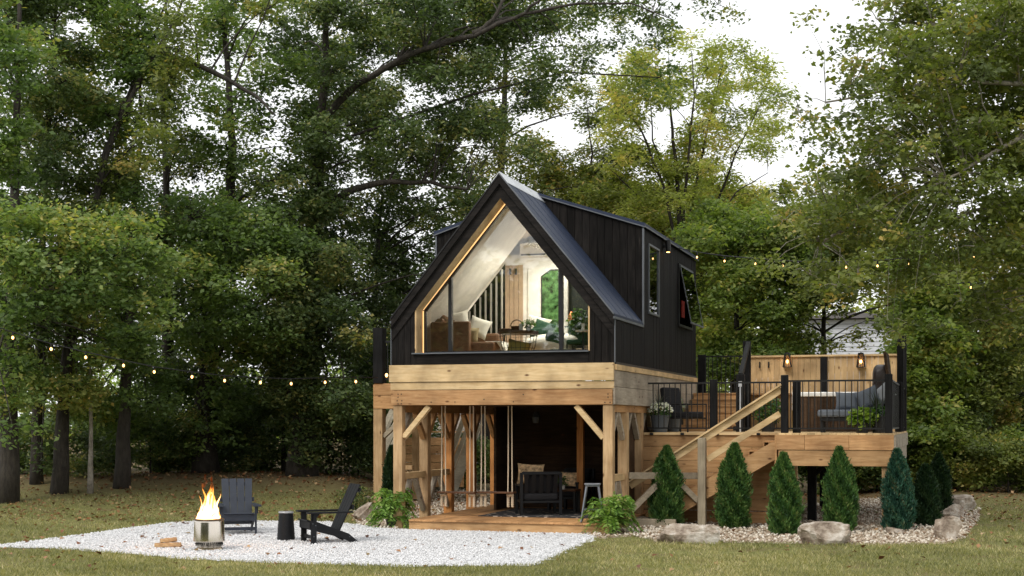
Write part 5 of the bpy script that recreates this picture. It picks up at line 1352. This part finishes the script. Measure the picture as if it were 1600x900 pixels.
# ---- centre and right
tM = T('walnut_tree', 'tall open yellow green tree with many fanning stems behind the cabin', (1062, 47), [(1062,480,47),(1063,400,47),(1060,300,47),(1050,200,47),(1045,90,47)], .20, BARK, L_YEL, .15, asp=.36)
for pts, r in (([(1062,420),(1040,300),(1000,200),(960,140)],.10), ([(1064,430),(1085,300),(1110,180),(1130,100)],.11), ([(1066,410),(1120,320),(1150,240),(1190,160)],.10),
               ([(1060,400),(1010,320),(970,280),(940,250)],.07), ([(1064,380),(1075,250),(1085,150),(1080,80)],.09), ([(1070,440),(1100,380),(1150,300),(1200,270)],.08), ([(1058,440),(1030,400),(990,350),(940,330)],.07), ([(1050,300),(1020,220),(1015,130)],.07)):
    tM.limbs.append(([W(x, y, 47+rnb.uniform(-1, 1)) for x, y in pts], r*.62))
rm = random.Random(3)
for i in range(92):
    a = rm.uniform(0, 2*pi); k = rm.uniform(0, 1)**.5; px = 1078+142*k*cos(a); py = 190+138*k*sin(a)
    if px < 960 and py < 130: continue
    tM.blobs.append((W(px, py, 47+rm.uniform(-2.2, 2.2)), (.62, .7, .34), .52))
for i in range(36):
    px = rm.uniform(930, 1240); py = rm.uniform(300, 440); tM.blobs.append((W(px, py, 47+rm.uniform(-1, 3)), (.8, .8, .45), .7))
tN = T('tree', 'pale green tree with feathery sprays left of the many stemmed tree', (905, 50), [(905,500,50),(910,360,50),(925,240,50),(915,150,50)], .13, BARK, L_OLIVE, .15, asp=.38)
for i in range(64):
    px = rm.uniform(850, 990); py = rm.uniform(135, 420)
    if rm.random() < (.6 if py < 240 else 0): continue
    tN.blobs.append((W(px, py, 50+rm.uniform(-2.5, 2.5)), (.62, .7, .36), .75 if py < 250 else 1))
tO = T('tree', 'yellowish green tree rising just above the dormer roof', (985, 54), [(985,500,54),(990,400,54),(1000,300,54)], .2, BARK, L_YEL, .15)
for i in range(60): tO.blobs.append((W(rm.uniform(880, 1180), rm.uniform(290, 560), 54+rm.uniform(-2, 3)), (1.2, 1.2, .75), .9))
tP = T('tree', 'green leafy tree behind the rear landing railing', (1140, 43), [(1150,520,43),(1150,420,43),(1160,360,43)], .14, BARK, L_FRESH, .13)
for i in range(58):
    px, py = rm.uniform(1085, 1260), rm.uniform(330, 580)
    tP.blobs.append((W(px, py, 43+rm.uniform(-1.5, 2)), (.75, .8, .5), .85))
tQ = T('tree', 'slim dark trunked tree standing in front of the white house', (1287, 44), [(1287,540,44),(1287,440,44),(1270,340,44)], .13, BARK, L_OLIVE, .125)
for i in range(84):
    px, py = rm.uniform(1190, 1430), rm.uniform(300, 510)
    if 1250 < px < 1400 and py > 472: continue
    tQ.blobs.append((W(px, py, 44+rm.uniform(-2.5, 2.5)), (.62, .7, .4), .8))
for (px, py) in ((1265,530),(1300,540),(1345,528),(1375,500),(1240,520),(1310,480),(1390,520)): tQ.blobs.append((W(px, py, 43), (.45, .45, .28), .55))
tR = T('tree', 'leafy tree right of the side deck with two dark stems', (1478, 40), [(1476,640,40),(1480,540,40),(1470,430,40)], .14, BARK, L_FRESH, .13)
tR2 = T('tree', 'dark trunked tree half lost in leaves at the far right', (1552, 41.5), [(1550,640,41.5),(1540,520,41.5),(1560,400,41.5)], .22, BARK, L_OLIVE, .125)
for i in range(115):
    px, py = rm.uniform(1405, 1500), rm.uniform(400, 690); tR.blobs.append((W(px, py, 40+rm.uniform(-2, 2)), (.55, .65, .36), .75))
for i in range(120):
    px, py = rm.uniform(1490, 1660), rm.uniform(350, 700); tR2.blobs.append((W(px, py, 41.5+rm.uniform(-2.5, 2)), (.62, .7, .4), .75))
# big near birch at the right
tX = Tree('birch_tree', 'big near birch whose boughs hang in from the right edge', [gz(1790, 700, 27), W(1780, 400, 27), W(1760, 100, 27), W(1740, -200, 27)], .26, BARKL, L_OLIVE, .105, tone=.42, asp=.62); tX.px = 1790; trees.append(tX)
for pts, r in (([(1770,330,27),(1640,245,27),(1560,228,27.4),(1450,290,28),(1390,320,28.2),(1280,380,28.5)],.10), ([(1765,250,27),(1640,190,26.6),(1540,245,26.2),(1480,280,26)],.07),
               ([(1760,120,27),(1640,60,27),(1480,40,27.5),(1370,30,28)],.07), ([(1770,380,27),(1640,300,27),(1520,330,27.5),(1420,370,28)],.06), ([(1760,180,27),(1640,130,26.5),(1450,130,27),(1290,160,27.5)],.07)):
    tX.limbs.append(([W(*p) for p in pts], r))
tabR = [ # x from 1180, 70 px cells, y from -40
 [0, 0, .35, .8, .95, 1, 1],
 [0, .12, .6, .9, .95, 1, 1],
 [0, .3, .8, .9, .95, 1, 1],
 [.1, .6, .85, .85, .95, 1, 1],
 [.1, .6, .8, .8, .8, .95, 1],
 [.35, .75, .8, .7, .75, .95, 1],
 [.5, .7, .6, .55, .65, .8, .9],
 [0, .0, .1, .2, .4, .6, .6],
]
prep(tX, 27.2)
fill(tabR, 1180, -40, 70, [tX], (-2.0, .5), rk=.72, flat=.6, dens=.75)
fill(tabR, 1200, -20, 70, [tX], (0, 2.8), rk=.8, flat=.65, dens=.72, pw=1.3)
tot = 0
for i, t in enumerate(trees): tot += t.build(11+i)
# ---- shrubs under the trees
def shrub(label, px, py, D, rx, rz, leaf=L_BUSH, ls=.10, dens=.8, n=10, name='shrub', stems=True, seed=0, group=None):
    rn = random.Random(seed+int(px)); b = gz(px, 700, D); t = Tree(name, label, [b, b+Vector((0,0,rz*.8))], .025, BARK, leaf, ls, group=group, cat='shrub', limb_k=.7)
    for i in range(n):
        a = rn.uniform(0, 2*pi); k = rn.uniform(0, 1)**.5
        t.blobs.append((b+rot((rx*k*cos(a), rx*.6*k*sin(a), rz*rn.uniform(.15, 1))), (rx*.42, rx*.42, rz*.25), dens))
    t.build(seed+int(px)); return t
SH = [('low dark shrub at the foot of the leaning tree', 120, 39.5, 1.3, 1.3), ('shrub with bright gaps right of the stout trunk', 235, 41, 1.4, 1.8), ('dark shrub left of the broad maple trunk', 285, 42.5, 1.3, 2.0),
      ('tall dark shrub right of the broad maple trunk', 372, 42, 1.3, 2.2), ('loose shrub around the straight sapling', 425, 43.5, 1.2, 1.7), ('dark shrub at the base of the ivy tree', 510, 41.5, 1.2, 2.3),
      ('broad shrub between ivy tree and rear deck', 560, 41.5, 1.4, 2.6), ('thin shrub beneath the left edge trees', 25, 41, 1.4, 1.5), ('fine leafed shrub behind the second bulb', 165, 44, 1.6, 2.2), ('leafy shrub behind the ivy tree stems', 455, 46, 1.6, 2.4),
      ('tall shrub hiding behind the rear deck post', 615, 46, 1.6, 3.2), ('shrub behind the broad maple trunk', 330, 46, 1.8, 2.6), ('green bush seen through the left cabin posts', 700, 46, 2.0, 1.6), ('dark bush under the rear of the cabin', 770, 44, 1.6, 1.5)]
for i, (lb, px, D, rx, rz) in enumerate(SH): shrub(lb, px, 0, D, rx, rz, seed=i, n=16, leaf=L_BUSH if i % 3 else L_DARK, dens=.55 if i < 8 else .5)
SR = [('bush beyond the posts under the side deck', 1290, 41, 1.6, 1.7), ('dark bush behind the black deck posts', 1225, 42, 1.4, 1.8), ('green bush under the right end of the side deck', 1370, 41, 1.5, 1.8), ('bush behind the dark arborvitae by the boulders', 1450, 40, 1.5, 2.2),
      ('bright bush above the rearmost boulder', 1510, 39.5, 1.4, 1.7), ('rounded bush at the right edge above the lawn', 1575, 38.5, 1.3, 1.5), ('tangled bush at the far right behind another', 1600, 42, 1.8, 2.6), ('leafy bush between the two right tree stems', 1530, 44, 2.0, 3.2), ('tall bush right behind the side deck', 1430, 44, 1.8, 3.2)]
for i, (lb, px, D, rx, rz) in enumerate(SR): shrub(lb, px, 0, D, rx, rz, seed=40+i, n=16, leaf=(L_BUSH, L_FRESH, L_OLIVE)[i % 3], dens=.8)
# far woodland, one mass on each side of the horizon
def woodland(name, x0, x1, D0, D1, zmax, n, ls, leaf, seed, floor=0.0):
    rg = np.random.default_rng(seed); k = 260
    cxs = rg.uniform(x0, x1, k); ds = rg.uniform(D0, D1, k); zz = rg.uniform(floor, 1, k)**1.0*zmax; ii = rg.integers(0, k, n)
    u = (cxs[ii]-800)/FPX*ds[ii]+rg.normal(0, 1.3, n); d = ds[ii]+rg.normal(0, 1.3, n); z = np.clip(zz[ii]+rg.normal(0, .75, n), .1, None)
    P = np.stack([CAM.x+u*CA-d*SA, CAM.y+u*SA+d*CA, z], 1)
    o = leaf_obj(name, P, ls, leaf, None, tone=rg.normal(.45, .12, k)[ii]+rg.normal(0, .12, n), up=.4, rng=rg)
    tagit(o, 'far mass of pale woodland along the horizon', 'woodland', kind='stuff'); return o
w1 = woodland('woodland', -300, 820, 85, 120, 6.0, 20000, .42, L_FRESH, 1, .12); w1['label'] = 'far pale woodland seen between the left tree trunks'
w2 = woodland('woodland', 820, 1900, 66, 100, 9.0, 46000, .36, L_OLIVE, 2); w2['label'] = 'far olive woodland filling in behind the cabin and right trees'
# wood behind the viewer, mirrored in the gable glass
rg = np.random.default_rng(9); k = 240; n = 110000
th = rg.uniform(0, 1, k); bx_ = -48+th*66; by_ = -62+rg.uniform(-4, 4, k); tops = 14.0+1.6*np.sin(bx_*.35)+1.3*np.sin(bx_*.9+1)
bz_ = rg.uniform(.02, 1, k)*tops; ii = rg.integers(0, k, n)
P = np.stack([bx_[ii]+rg.normal(0, 1.3, n), by_[ii]+rg.normal(0, 1.3, n), np.clip(bz_[ii]+rg.normal(0, .8, n), 0, None)], 1)
o = leaf_obj('woodland', P, .62, L_DARK, None, rng=rg, up=.4); tagit(o, 'tree line across the lawn mirrored in the gable glass', 'woodland', kind='stuff')

# ============================================================ ARBORVITAE, FERNS, ROCKS
L_ARB = leafmat('arborvitae_leaf', [(.018,.05,.016,0), (.06,.14,.035,.5), (.13,.23,.06,.85), (.24,.27,.10,1)], .28)
L_ARBB = leafmat('blue_arborvitae_leaf', [(.014,.05,.035,0), (.03,.10,.065,.5), (.07,.16,.10,.85), (.2,.17,.08,1)], .2)
L_ARBD = leafmat('dark_arborvitae_leaf', [(.010,.028,.012,0), (.02,.05,.018,.6), (.04,.075,.025,1)], .2)
def arbor(px, py, h_px, w_px, label, leaf=L_ARB, tips=((0, 1.0),), seed=0, z0=0.0, name='arborvitae'):
    b = G(px, py, z0); D = camspace(b.x, b.y)[1]; H = h_px*D/FPX; Wd = w_px*D/FPX/2
    t = thing(name, label, 'shrub', (b.x, b.y, z0), group='arborvitae planted along the side deck')
    rg = np.random.default_rng(seed+77); allP = []; allD = []; tn = []
    part('trunk', MB().tube([(b.x, b.y, z0-.03), (b.x, b.y, z0+H*.8)], [.03, .008], 6), BARK, t)
    for off, hk in tips:
        n = int(15000*(1 if hk == 1 else .35)); Hc = H*hk; wk = Wd*(.92 if hk == 1 else .62)
        u = rg.uniform(0, 1, n)**1.15; a = rg.uniform(0, 2*pi, n); gap = (np.sin(a*4+seed)*np.sin(u*13+seed*1.7) > .82) & (rg.uniform(0, 1, n) < .75); u = np.where(gap, rg.uniform(0, .6, n), u)
        prof = np.interp(u, [0, .06, .3, .6, .85, 1], [.72, .92, 1, .86, .46, .06])
        lump = 1+.12*np.sin(a*3+u*11+seed)+.11*np.sin(a*6-u*23+seed*2)+.12*rg.normal(size=n)
        r = wk*prof*lump*(1-.45*rg.uniform(0, 1, n)**2.2)
        r = np.where(rg.uniform(0, 1, n) < .035, r*rg.uniform(1.05, 1.28, n), r)
        lean = off*Wd*(.25+1.0*u)
        dx, dy = np.cos(a), np.sin(a)
        P = np.stack([b.x+CA*lean+r*dx, b.y+SA*lean+r*dy, z0+.02+u*Hc], 1)
        allP.append(P); d = np.stack([dx*.55+rg.normal(0, .35, n), dy*.55+rg.normal(0, .35, n), 1.0+rg.normal(0, .25, n)], 1); allD.append(d)
        tn.append(.50+.26*np.sin(a*5+u*19)+rg.normal(0, .16, n))
    leaf_obj('foliage', np.concatenate(allP), .068, leaf, t, tone=np.concatenate(tn), dirs=np.concatenate(allD), up=.0, asp=.34, rng=rg)
    return t
arbor(1042, 823, 122, 48, 'double topped arborvitae directly beside the pine newel post', tips=((0, 1.0), (-.45, .84), (.4, .7)), seed=1)
arbor(1145, 826, 129, 48, 'arborvitae between the stair newel post and the deck, with one tall tip', tips=((.1, 1.0), (-.45, .78)), seed=2)
arbor(1227, 836, 124, 46, 'arborvitae in front of the corner where stairs meet the side deck', tips=((-.1, 1.0), (.45, .66)), seed=3)
arbor(1314, 832, 129, 48, 'wide arborvitae with twin tips right behind the pale lichen boulder', tips=((-.1, 1.0), (.45, .78)), seed=4)
arbor(1403, 830, 124, 44, 'blue green arborvitae with brown tips at the right corner of the deck', leaf=L_ARBB, tips=((-.05, 1.0), (.6, .6)), seed=5)
arbor(1446, 822, 92, 40, 'dark arborvitae just right of the blue green one', leaf=L_ARBD, seed=6)
arbor(1467, 800, 88, 34, 'darkest arborvitae furthest back beside the boulders', leaf=L_ARBD, seed=7)
arbor(612, 800, 100, 26, 'dark arborvitae behind the front left cabin post', leaf=L_ARBD, seed=8)
L_FERN = leafmat('fern_leaf', [(.07,.15,.025,0), (.15,.28,.05,.5), (.27,.40,.09,.85), (.38,.42,.16,1)], .35)
def fern(px, py, wpx, hpx, label, seed):
    b = G(px, py); D = camspace(b.x, b.y)[1]; R = wpx*D/FPX/2; H = hpx*D/FPX
    t = thing('fern', label, 'fern', (b.x, b.y, 0), group='bushy ferns flanking the patio deck'); rg = np.random.default_rng(seed); rn = random.Random(seed)
    PP = []; DD = []; TT = []; m = MB()
    pot(t, (b.x, b.y, 0), .16, .16, POTB)
    for i in range(84):
        a = rn.uniform(0, 2*pi); up = rn.uniform(.15, 1); d = Vector((cos(a), sin(a), 0)); L = R*rn.uniform(.8, 1.15)
        n = 22; tone = rn.gauss(.5, .18); prev = None; pts = []
        for k in range(n):
            u = k/(n-1); rr = L*u*(1-.35*up*.9); z = .14+H*1.25*up*math.sin(min(1, u*1.15)*pi*.5)-(.55-.32*up)*H*u**3
            p = Vector((b.x, b.y, max(.02, z)))+d*rr; pts.append(p)
        m.tube(pts[::3], .004, 3, False)
        for k in range(2, n):
            p = pts[k]; tan = (pts[k]-pts[k-1]).normalized(); sd = tan.cross(Vector((0,0,1))).normalized()
            for s in (-1, 1):
                PP.append(p); dd = sd*s+tan*.55+Vector((0,0,rn.uniform(-.35, .15))); DD.append(dd); TT.append(tone+rn.gauss(0, .1)+.1*up)
    part('stem', m, LEAFG, t)
    leaf_obj('frond', np.array([tuple(p) for p in PP]), .095, L_FERN, t, tone=np.array(TT), dirs=np.array([tuple(p) for p in DD]), up=.7, asp=.3, jit=.3, rng=rg)
fern(615, 824, 84, 44, 'bright fern left of the patio deck against the front post', 21)
fern(953, 834, 100, 46, 'bright fern right of the patio deck against the front post', 22)
def rockmat():
    m, n, l, p = newmat('boulder'); p.inputs['Roughness'].default_value = .9; tc = n.new('ShaderNodeTexCoord')
    a = n.new('ShaderNodeTexNoise'); a.inputs['Scale'].default_value = 3.2; a.inputs['Detail'].default_value = 9; a.inputs['Roughness'].default_value = .65; l.new(tc.outputs['Object'], a.inputs[0])
    r = n.new('ShaderNodeValToRGB'); e = r.color_ramp.elements; e[0].position = .36; e[0].color = (.12,.085,.06,1); e[1].position = .66; e[1].color = (.58,.54,.48,1); k = e.new(.5); k.color = (.33,.27,.21,1)
    l.new(a.outputs['Fac'], r.inputs[0]); l.new(r.outputs[0], p.inputs['Base Color'])
    b = n.new('ShaderNodeTexNoise'); b.inputs['Scale'].default_value = 11; b.inputs['Detail'].default_value = 9; l.new(tc.outputs['Object'], b.inputs[0])
    bp = n.new('ShaderNodeBump'); bp.inputs['Strength'].default_value = .8; bp.inputs['Distance'].default_value = .05; l.new(b.outputs['Fac'], bp.inputs['Height']); l.new(bp.outputs[0], p.inputs['Normal']); return m
ROCKM = rockmat()
def rock(px0, px1, py0, py1, label, seed, z0=0.0, dy=.8, sq=.62):
    b = G((px0+px1)/2, py1-2, z0); D = camspace(b.x, b.y)[1]; w = (px1-px0)*D/FPX/2; h = (py1-py0)*D/FPX
    import bmesh
    from mathutils import noise as mn
    bm = bmesh.new(); bmesh.ops.create_icosphere(bm, subdivisions=4, radius=1); rn = random.Random(seed)
    planes = [(Vector((rn.gauss(0,1), rn.gauss(0,1), rn.gauss(0,.8))).normalized(), rn.uniform(.55, .85)) for _ in range(14)]
    vs = []
    for v in bm.verts:
        p = v.co.copy()
        p = Vector([math.copysign(abs(t)**sq, t) for t in p])
        for nn, dd in planes:
            e = p.dot(nn)-dd
            if e > 0: p -= nn*e*1.0
        p *= 1+.07*mn.noise(v.co*2.4+Vector((seed, 0, 0)))+.05*mn.noise(v.co*6+Vector((seed, 3, 0)))+.045*mn.noise(v.co*11)
        vs.append(p)
    mxx = max(abs(p.x) for p in vs); mz = max(p.z for p in vs); mnz = min(p.z for p in vs)
    off = rot((0, w*dy*.5, 0)); m = MB()
    V = [Vector((b.x, b.y, z0))+off+rot((p.x/mxx*w, p.y*w*dy, 0))+Vector((0,0,(p.z-mnz)/(mz-mnz)*h*1.30-h*.30)) for p in vs]
    m.add(V, [tuple(x.index for x in f.verts) for f in bm.faces]); bm.free()
    single('boulder', m, ROCKM, label, 'boulder', (b.x+off.x, b.y+off.y, z0), smooth=False)
rock(1027, 1126, 821, 851, 'long flat boulder in front of the double topped arborvitae', 17, dy=.45, sq=.6)
rock(1250, 1341, 818, 853, 'large pale boulder rising to the right in front of the deck posts', 2, dy=.6)
rock(1460, 1504, 808, 845, 'pyramid shaped boulder nearest the lawn at the right', 3, dy=.8)
rock(1468, 1508, 790, 812, 'flat boulder in the middle of the three at the right', 4, dy=.8)
rock(1478, 1530, 775, 801, 'furthest flat boulder beside the dark arborvitae', 5, dy=.8)
rock(548, 590, 787, 816, 'blocky boulder left of the fern by the front post', 6, dy=.9, sq=.45)
rock(1385, 1415, 826, 838, 'small stone at the foot of the blue green arborvitae', 8, dy=.8)
rock(480, 512, 750, 762, 'low flat edging stone furthest left on the bank', 9, z0=.25, dy=.7)
rock(512, 534, 755, 766, 'low flat edging stone nearest the cabin on the bank', 10, z0=.2, dy=.7)
for i, (x, y) in enumerate(((560,768),(572,782))): rock(x-8, x+12, y-5, y+5, ('small brown stone by the rear deck post', 'small brown stone just above the blocky boulder')[i], 12+i, z0=.05)
q = W(556, 800, 33.5)
sh_ = thing('shrub', 'small dark green shrub behind the black adirondack chair', 'shrub', (q.x, q.y, 0)); leaf_obj('foliage', scatter_leaves(1500, (q.x, q.y, .30), (.5, .5, .34), .05), .06, L_DARK, sh_)
part('stem', MB().tube([(q.x, q.y, 0), (q.x, q.y, .4)], .02, 5), BARK, sh_)
# leaves of the small house plants
pp = F(879, 762, 2.3); leaf_obj('foliage', scatter_leaves(120, (pp.x+.02, 2.2, pz+.17), (.11, .11, .10), .05), .07, LEAFG, hp)
cpl = thing('potted_plant', 'small green plant in a white pot on the coffee table', 'plant', (TX+.24, TY-.1, TZ+.03)); pot(cpl, (TX+.24, TY-.1, TZ+.032), .06, .09, POTW); leaf_obj('foliage', scatter_leaves(200, (TX+.24, TY-.1, TZ+.17), (.14, .14, .09), .05), .05, LEAFG, cpl)
c = fz(903, 500, 1.6); cpl = thing('house_plant', 'green house plant in the dark corner right of the copper vase', 'plant', (c.x, c.y, FL)); pot(cpl, (c.x, c.y, FL), .12, .3, POTB); leaf_obj('foliage', scatter_leaves(380, (c.x, c.y, c.z-.05), (.22, .2, .3), .05), .09, LEAFG, cpl)

# ============================================================ GROUND COVER
def scatter_ground(n, Dmin, Dmax, seed, umax=.40, bias=1.6):
    rg = np.random.default_rng(seed); D = Dmin+(Dmax-Dmin)*rg.uniform(0, 1, n)**bias; u = rg.uniform(-umax, umax, n)*D
    return CAM.x+u*CA-D*SA, CAM.y+u*SA+D*CA, rg, D
padl = [(p.x, p.y) for p in PADW]; bedr = [(p.x, p.y) for p in BEDR]; bedl = [(p.x, p.y) for p in BEDL]
def zs_of(x, y): return np.array([height(a, b) for a, b in zip(x, y)])
house = [(-4.5,-.45),(0,-.45),(0,2.0),(5.1,2.0),(5.1,10),(-4.5,10)]
x, y, rg, D = scatter_ground(260000, 18.2, 36, 31)
ok = ~(inside(x, y, padl) | inside(x, y, bedr) | inside(x, y, bedl) | inside(x, y, house))
# thin patches in the turf
pn = np.sin(x*1.7+2*np.sin(y*.9))+np.sin(y*2.3+1.5*np.sin(x*1.1)); pn += .9*np.sin(x*5.1+2*np.sin(y*4.3))*np.sin(y*6.1); ok &= rg.uniform(-2.9, 1.4, len(x)) < pn
x, y = x[ok], y[ok]; n = len(x); z = zs_of(x, y)
a = rg.uniform(0, 2*pi, n); d = np.stack([np.cos(a)*.6, np.sin(a)*.6, rg.uniform(.45, 1.2, n)], 1)
L_GRASS = leafmat('grass_blade', [(.13,.14,.055,0), (.27,.265,.105,.45), (.43,.38,.19,.8), (.60,.50,.31,1)], .3)
g = leaf_obj('grass', np.stack([x, y, z], 1), .07, L_GRASS, None, dirs=d, up=.1, asp=.13, rng=rg, tone=.40+.16*np.sin(x*.8+y*1.3+2*np.sin(y*.6))+.16*np.sin(x*3.1+2*np.sin(y*2.7))*np.sin(y*3.7+x)+rg.normal(0, .24, n))
tagit(g, 'short patchy lawn grass around the gravel pad', 'grass', kind='stuff')
# fallen leaves
L_FALL = leafmat('fallen_leaf', [(.10,.035,.015,0), (.22,.08,.03,.4), (.36,.19,.09,.75), (.5,.36,.2,1)], .1)
x, y, rg, D = scatter_ground(9000, 19, 42, 32, bias=.7)
cx = (x-CAM.x)*CA+(y-CAM.y)*SA
pr = np.where(D > 30, .9, .22)*np.where((cx > 8) | (cx < -2), 1, .5); pr = np.where(inside(x, y, padl), .12, pr)
ok = (rg.uniform(0, 1, len(x)) < pr) & ~inside(x, y, house); x, y = x[ok], y[ok]; z = zs_of(x, y)+.025
o = leaf_obj('fallen_leaves', np.stack([x, y, z], 1), .10, L_FALL, None, up=.85, asp=.7, droop=0, fold=.6, rng=rg); tagit(o, 'dry brown leaves scattered over lawn and gravel', 'leaves', kind='stuff')
# stones: crushed white gravel and river pebbles as small faceted lumps
def stones(name, poly, n, s0, s1, mat, seed, z0, label, cat, top=.5):
    rg = np.random.default_rng(seed); P = np.array(poly); mn_, mx_ = P.min(0), P.max(0)
    x = rg.uniform(mn_[0], mx_[0], n*3); y = rg.uniform(mn_[1], mx_[1], n*3); ok = inside(x, y, poly) & ~inside(x, y, [(-4.3,-.5),(0,-.5),(0,9),(-4.3,9)]); x, y = x[ok][:n], y[ok][:n]; n = len(x)
    base = np.array([(1,0,0),(-1,0,0),(0,1,0),(0,-1,0),(0,0,1),(0,0,-1)], float); fc = np.array([(0,2,4),(2,1,4),(1,3,4),(3,0,4),(2,0,5),(1,2,5),(3,1,5),(0,3,5)])
    s = rg.uniform(s0, s1, (n, 1, 1))*rg.uniform(.6, 1.15, (n, 6, 1)); a = rg.uniform(0, 2*pi, n); c, si = np.cos(a), np.sin(a)
    B = base[None]*s*np.array([1, .75, .6]); Rm = np.zeros((n, 3, 3)); Rm[:, 0, 0] = c; Rm[:, 0, 1] = -si; Rm[:, 1, 0] = si; Rm[:, 1, 1] = c; Rm[:, 2, 2] = 1
    tl = rg.normal(0, .35, (n, 2)); B = np.einsum('nij,nkj->nki', Rm, B); B[:, :, 2] += B[:, :, 0]*tl[:, :1]+B[:, :, 1]*tl[:, 1:]
    V = B+np.stack([x, y, np.full(n, z0)+rg.uniform(0, s1*top, n)], 1)[:, None, :]
    me = bpy.data.meshes.new(name); me.vertices.add(6*n); me.vertices.foreach_set('co', V.astype(np.float32).ravel())
    I = (np.arange(n)[:, None, None]*6+fc[None]).reshape(-1).astype(np.int32); me.loops.add(len(I)); me.loops.foreach_set('vertex_index', I)
    me.polygons.add(8*n); me.polygons.foreach_set('loop_start', np.arange(0, 24*n, 3, dtype=np.int32)); me.polygons.foreach_set('loop_total', np.full(8*n, 3, dtype=np.int32))
    me.update(calc_edges=True); at = me.attributes.new('tone', 'FLOAT', 'FACE'); at.data.foreach_set('value', np.repeat(rg.uniform(0, 1, n), 8).astype(np.float32)); me.materials.append(mat)
    if s1 > .03: me.shade_smooth()
    o = bpy.data.objects.new(name, me); COL.objects.link(o); tagit(o, label, cat, kind='stuff'); return o
def stonemat(name, cols):
    m, n, l, p = newmat(name); p.inputs['Roughness'].default_value = .85; at = n.new('ShaderNodeAttribute'); at.attribute_name = 'tone'; r = n.new('ShaderNodeValToRGB'); els = r.color_ramp.elements
    while len(els) < len(cols): els.new(.5)
    for i, c in enumerate(cols): els[i].position = i/(len(cols)-1); els[i].color = (*c, 1)
    l.new(at.outputs['Fac'], r.inputs[0]); l.new(r.outputs[0], p.inputs['Base Color']); return m
stones('gravel', padl, 46000, .012, .026, stonemat('white_stone', [(.46,.46,.46), (.64,.64,.65), (.77,.77,.77), (.70,.70,.71)]), 51, .012, 'crushed white gravel spread around the fire pit', 'gravel')
PS = stonemat('river_stone', [(.20,.13,.08), (.42,.33,.24), (.60,.53,.43), (.70,.65,.56), (.34,.24,.16)])
stones('pebbles', bedr, 9000, .028, .060, PS, 52, .012, 'tan river pebbles around the arborvitae and boulders', 'pebbles')
stones('pebbles', bedl, 3000, .028, .060, PS, 53, .012, 'tan river pebbles left of the patio deck', 'pebbles')
print('leaves', tot)
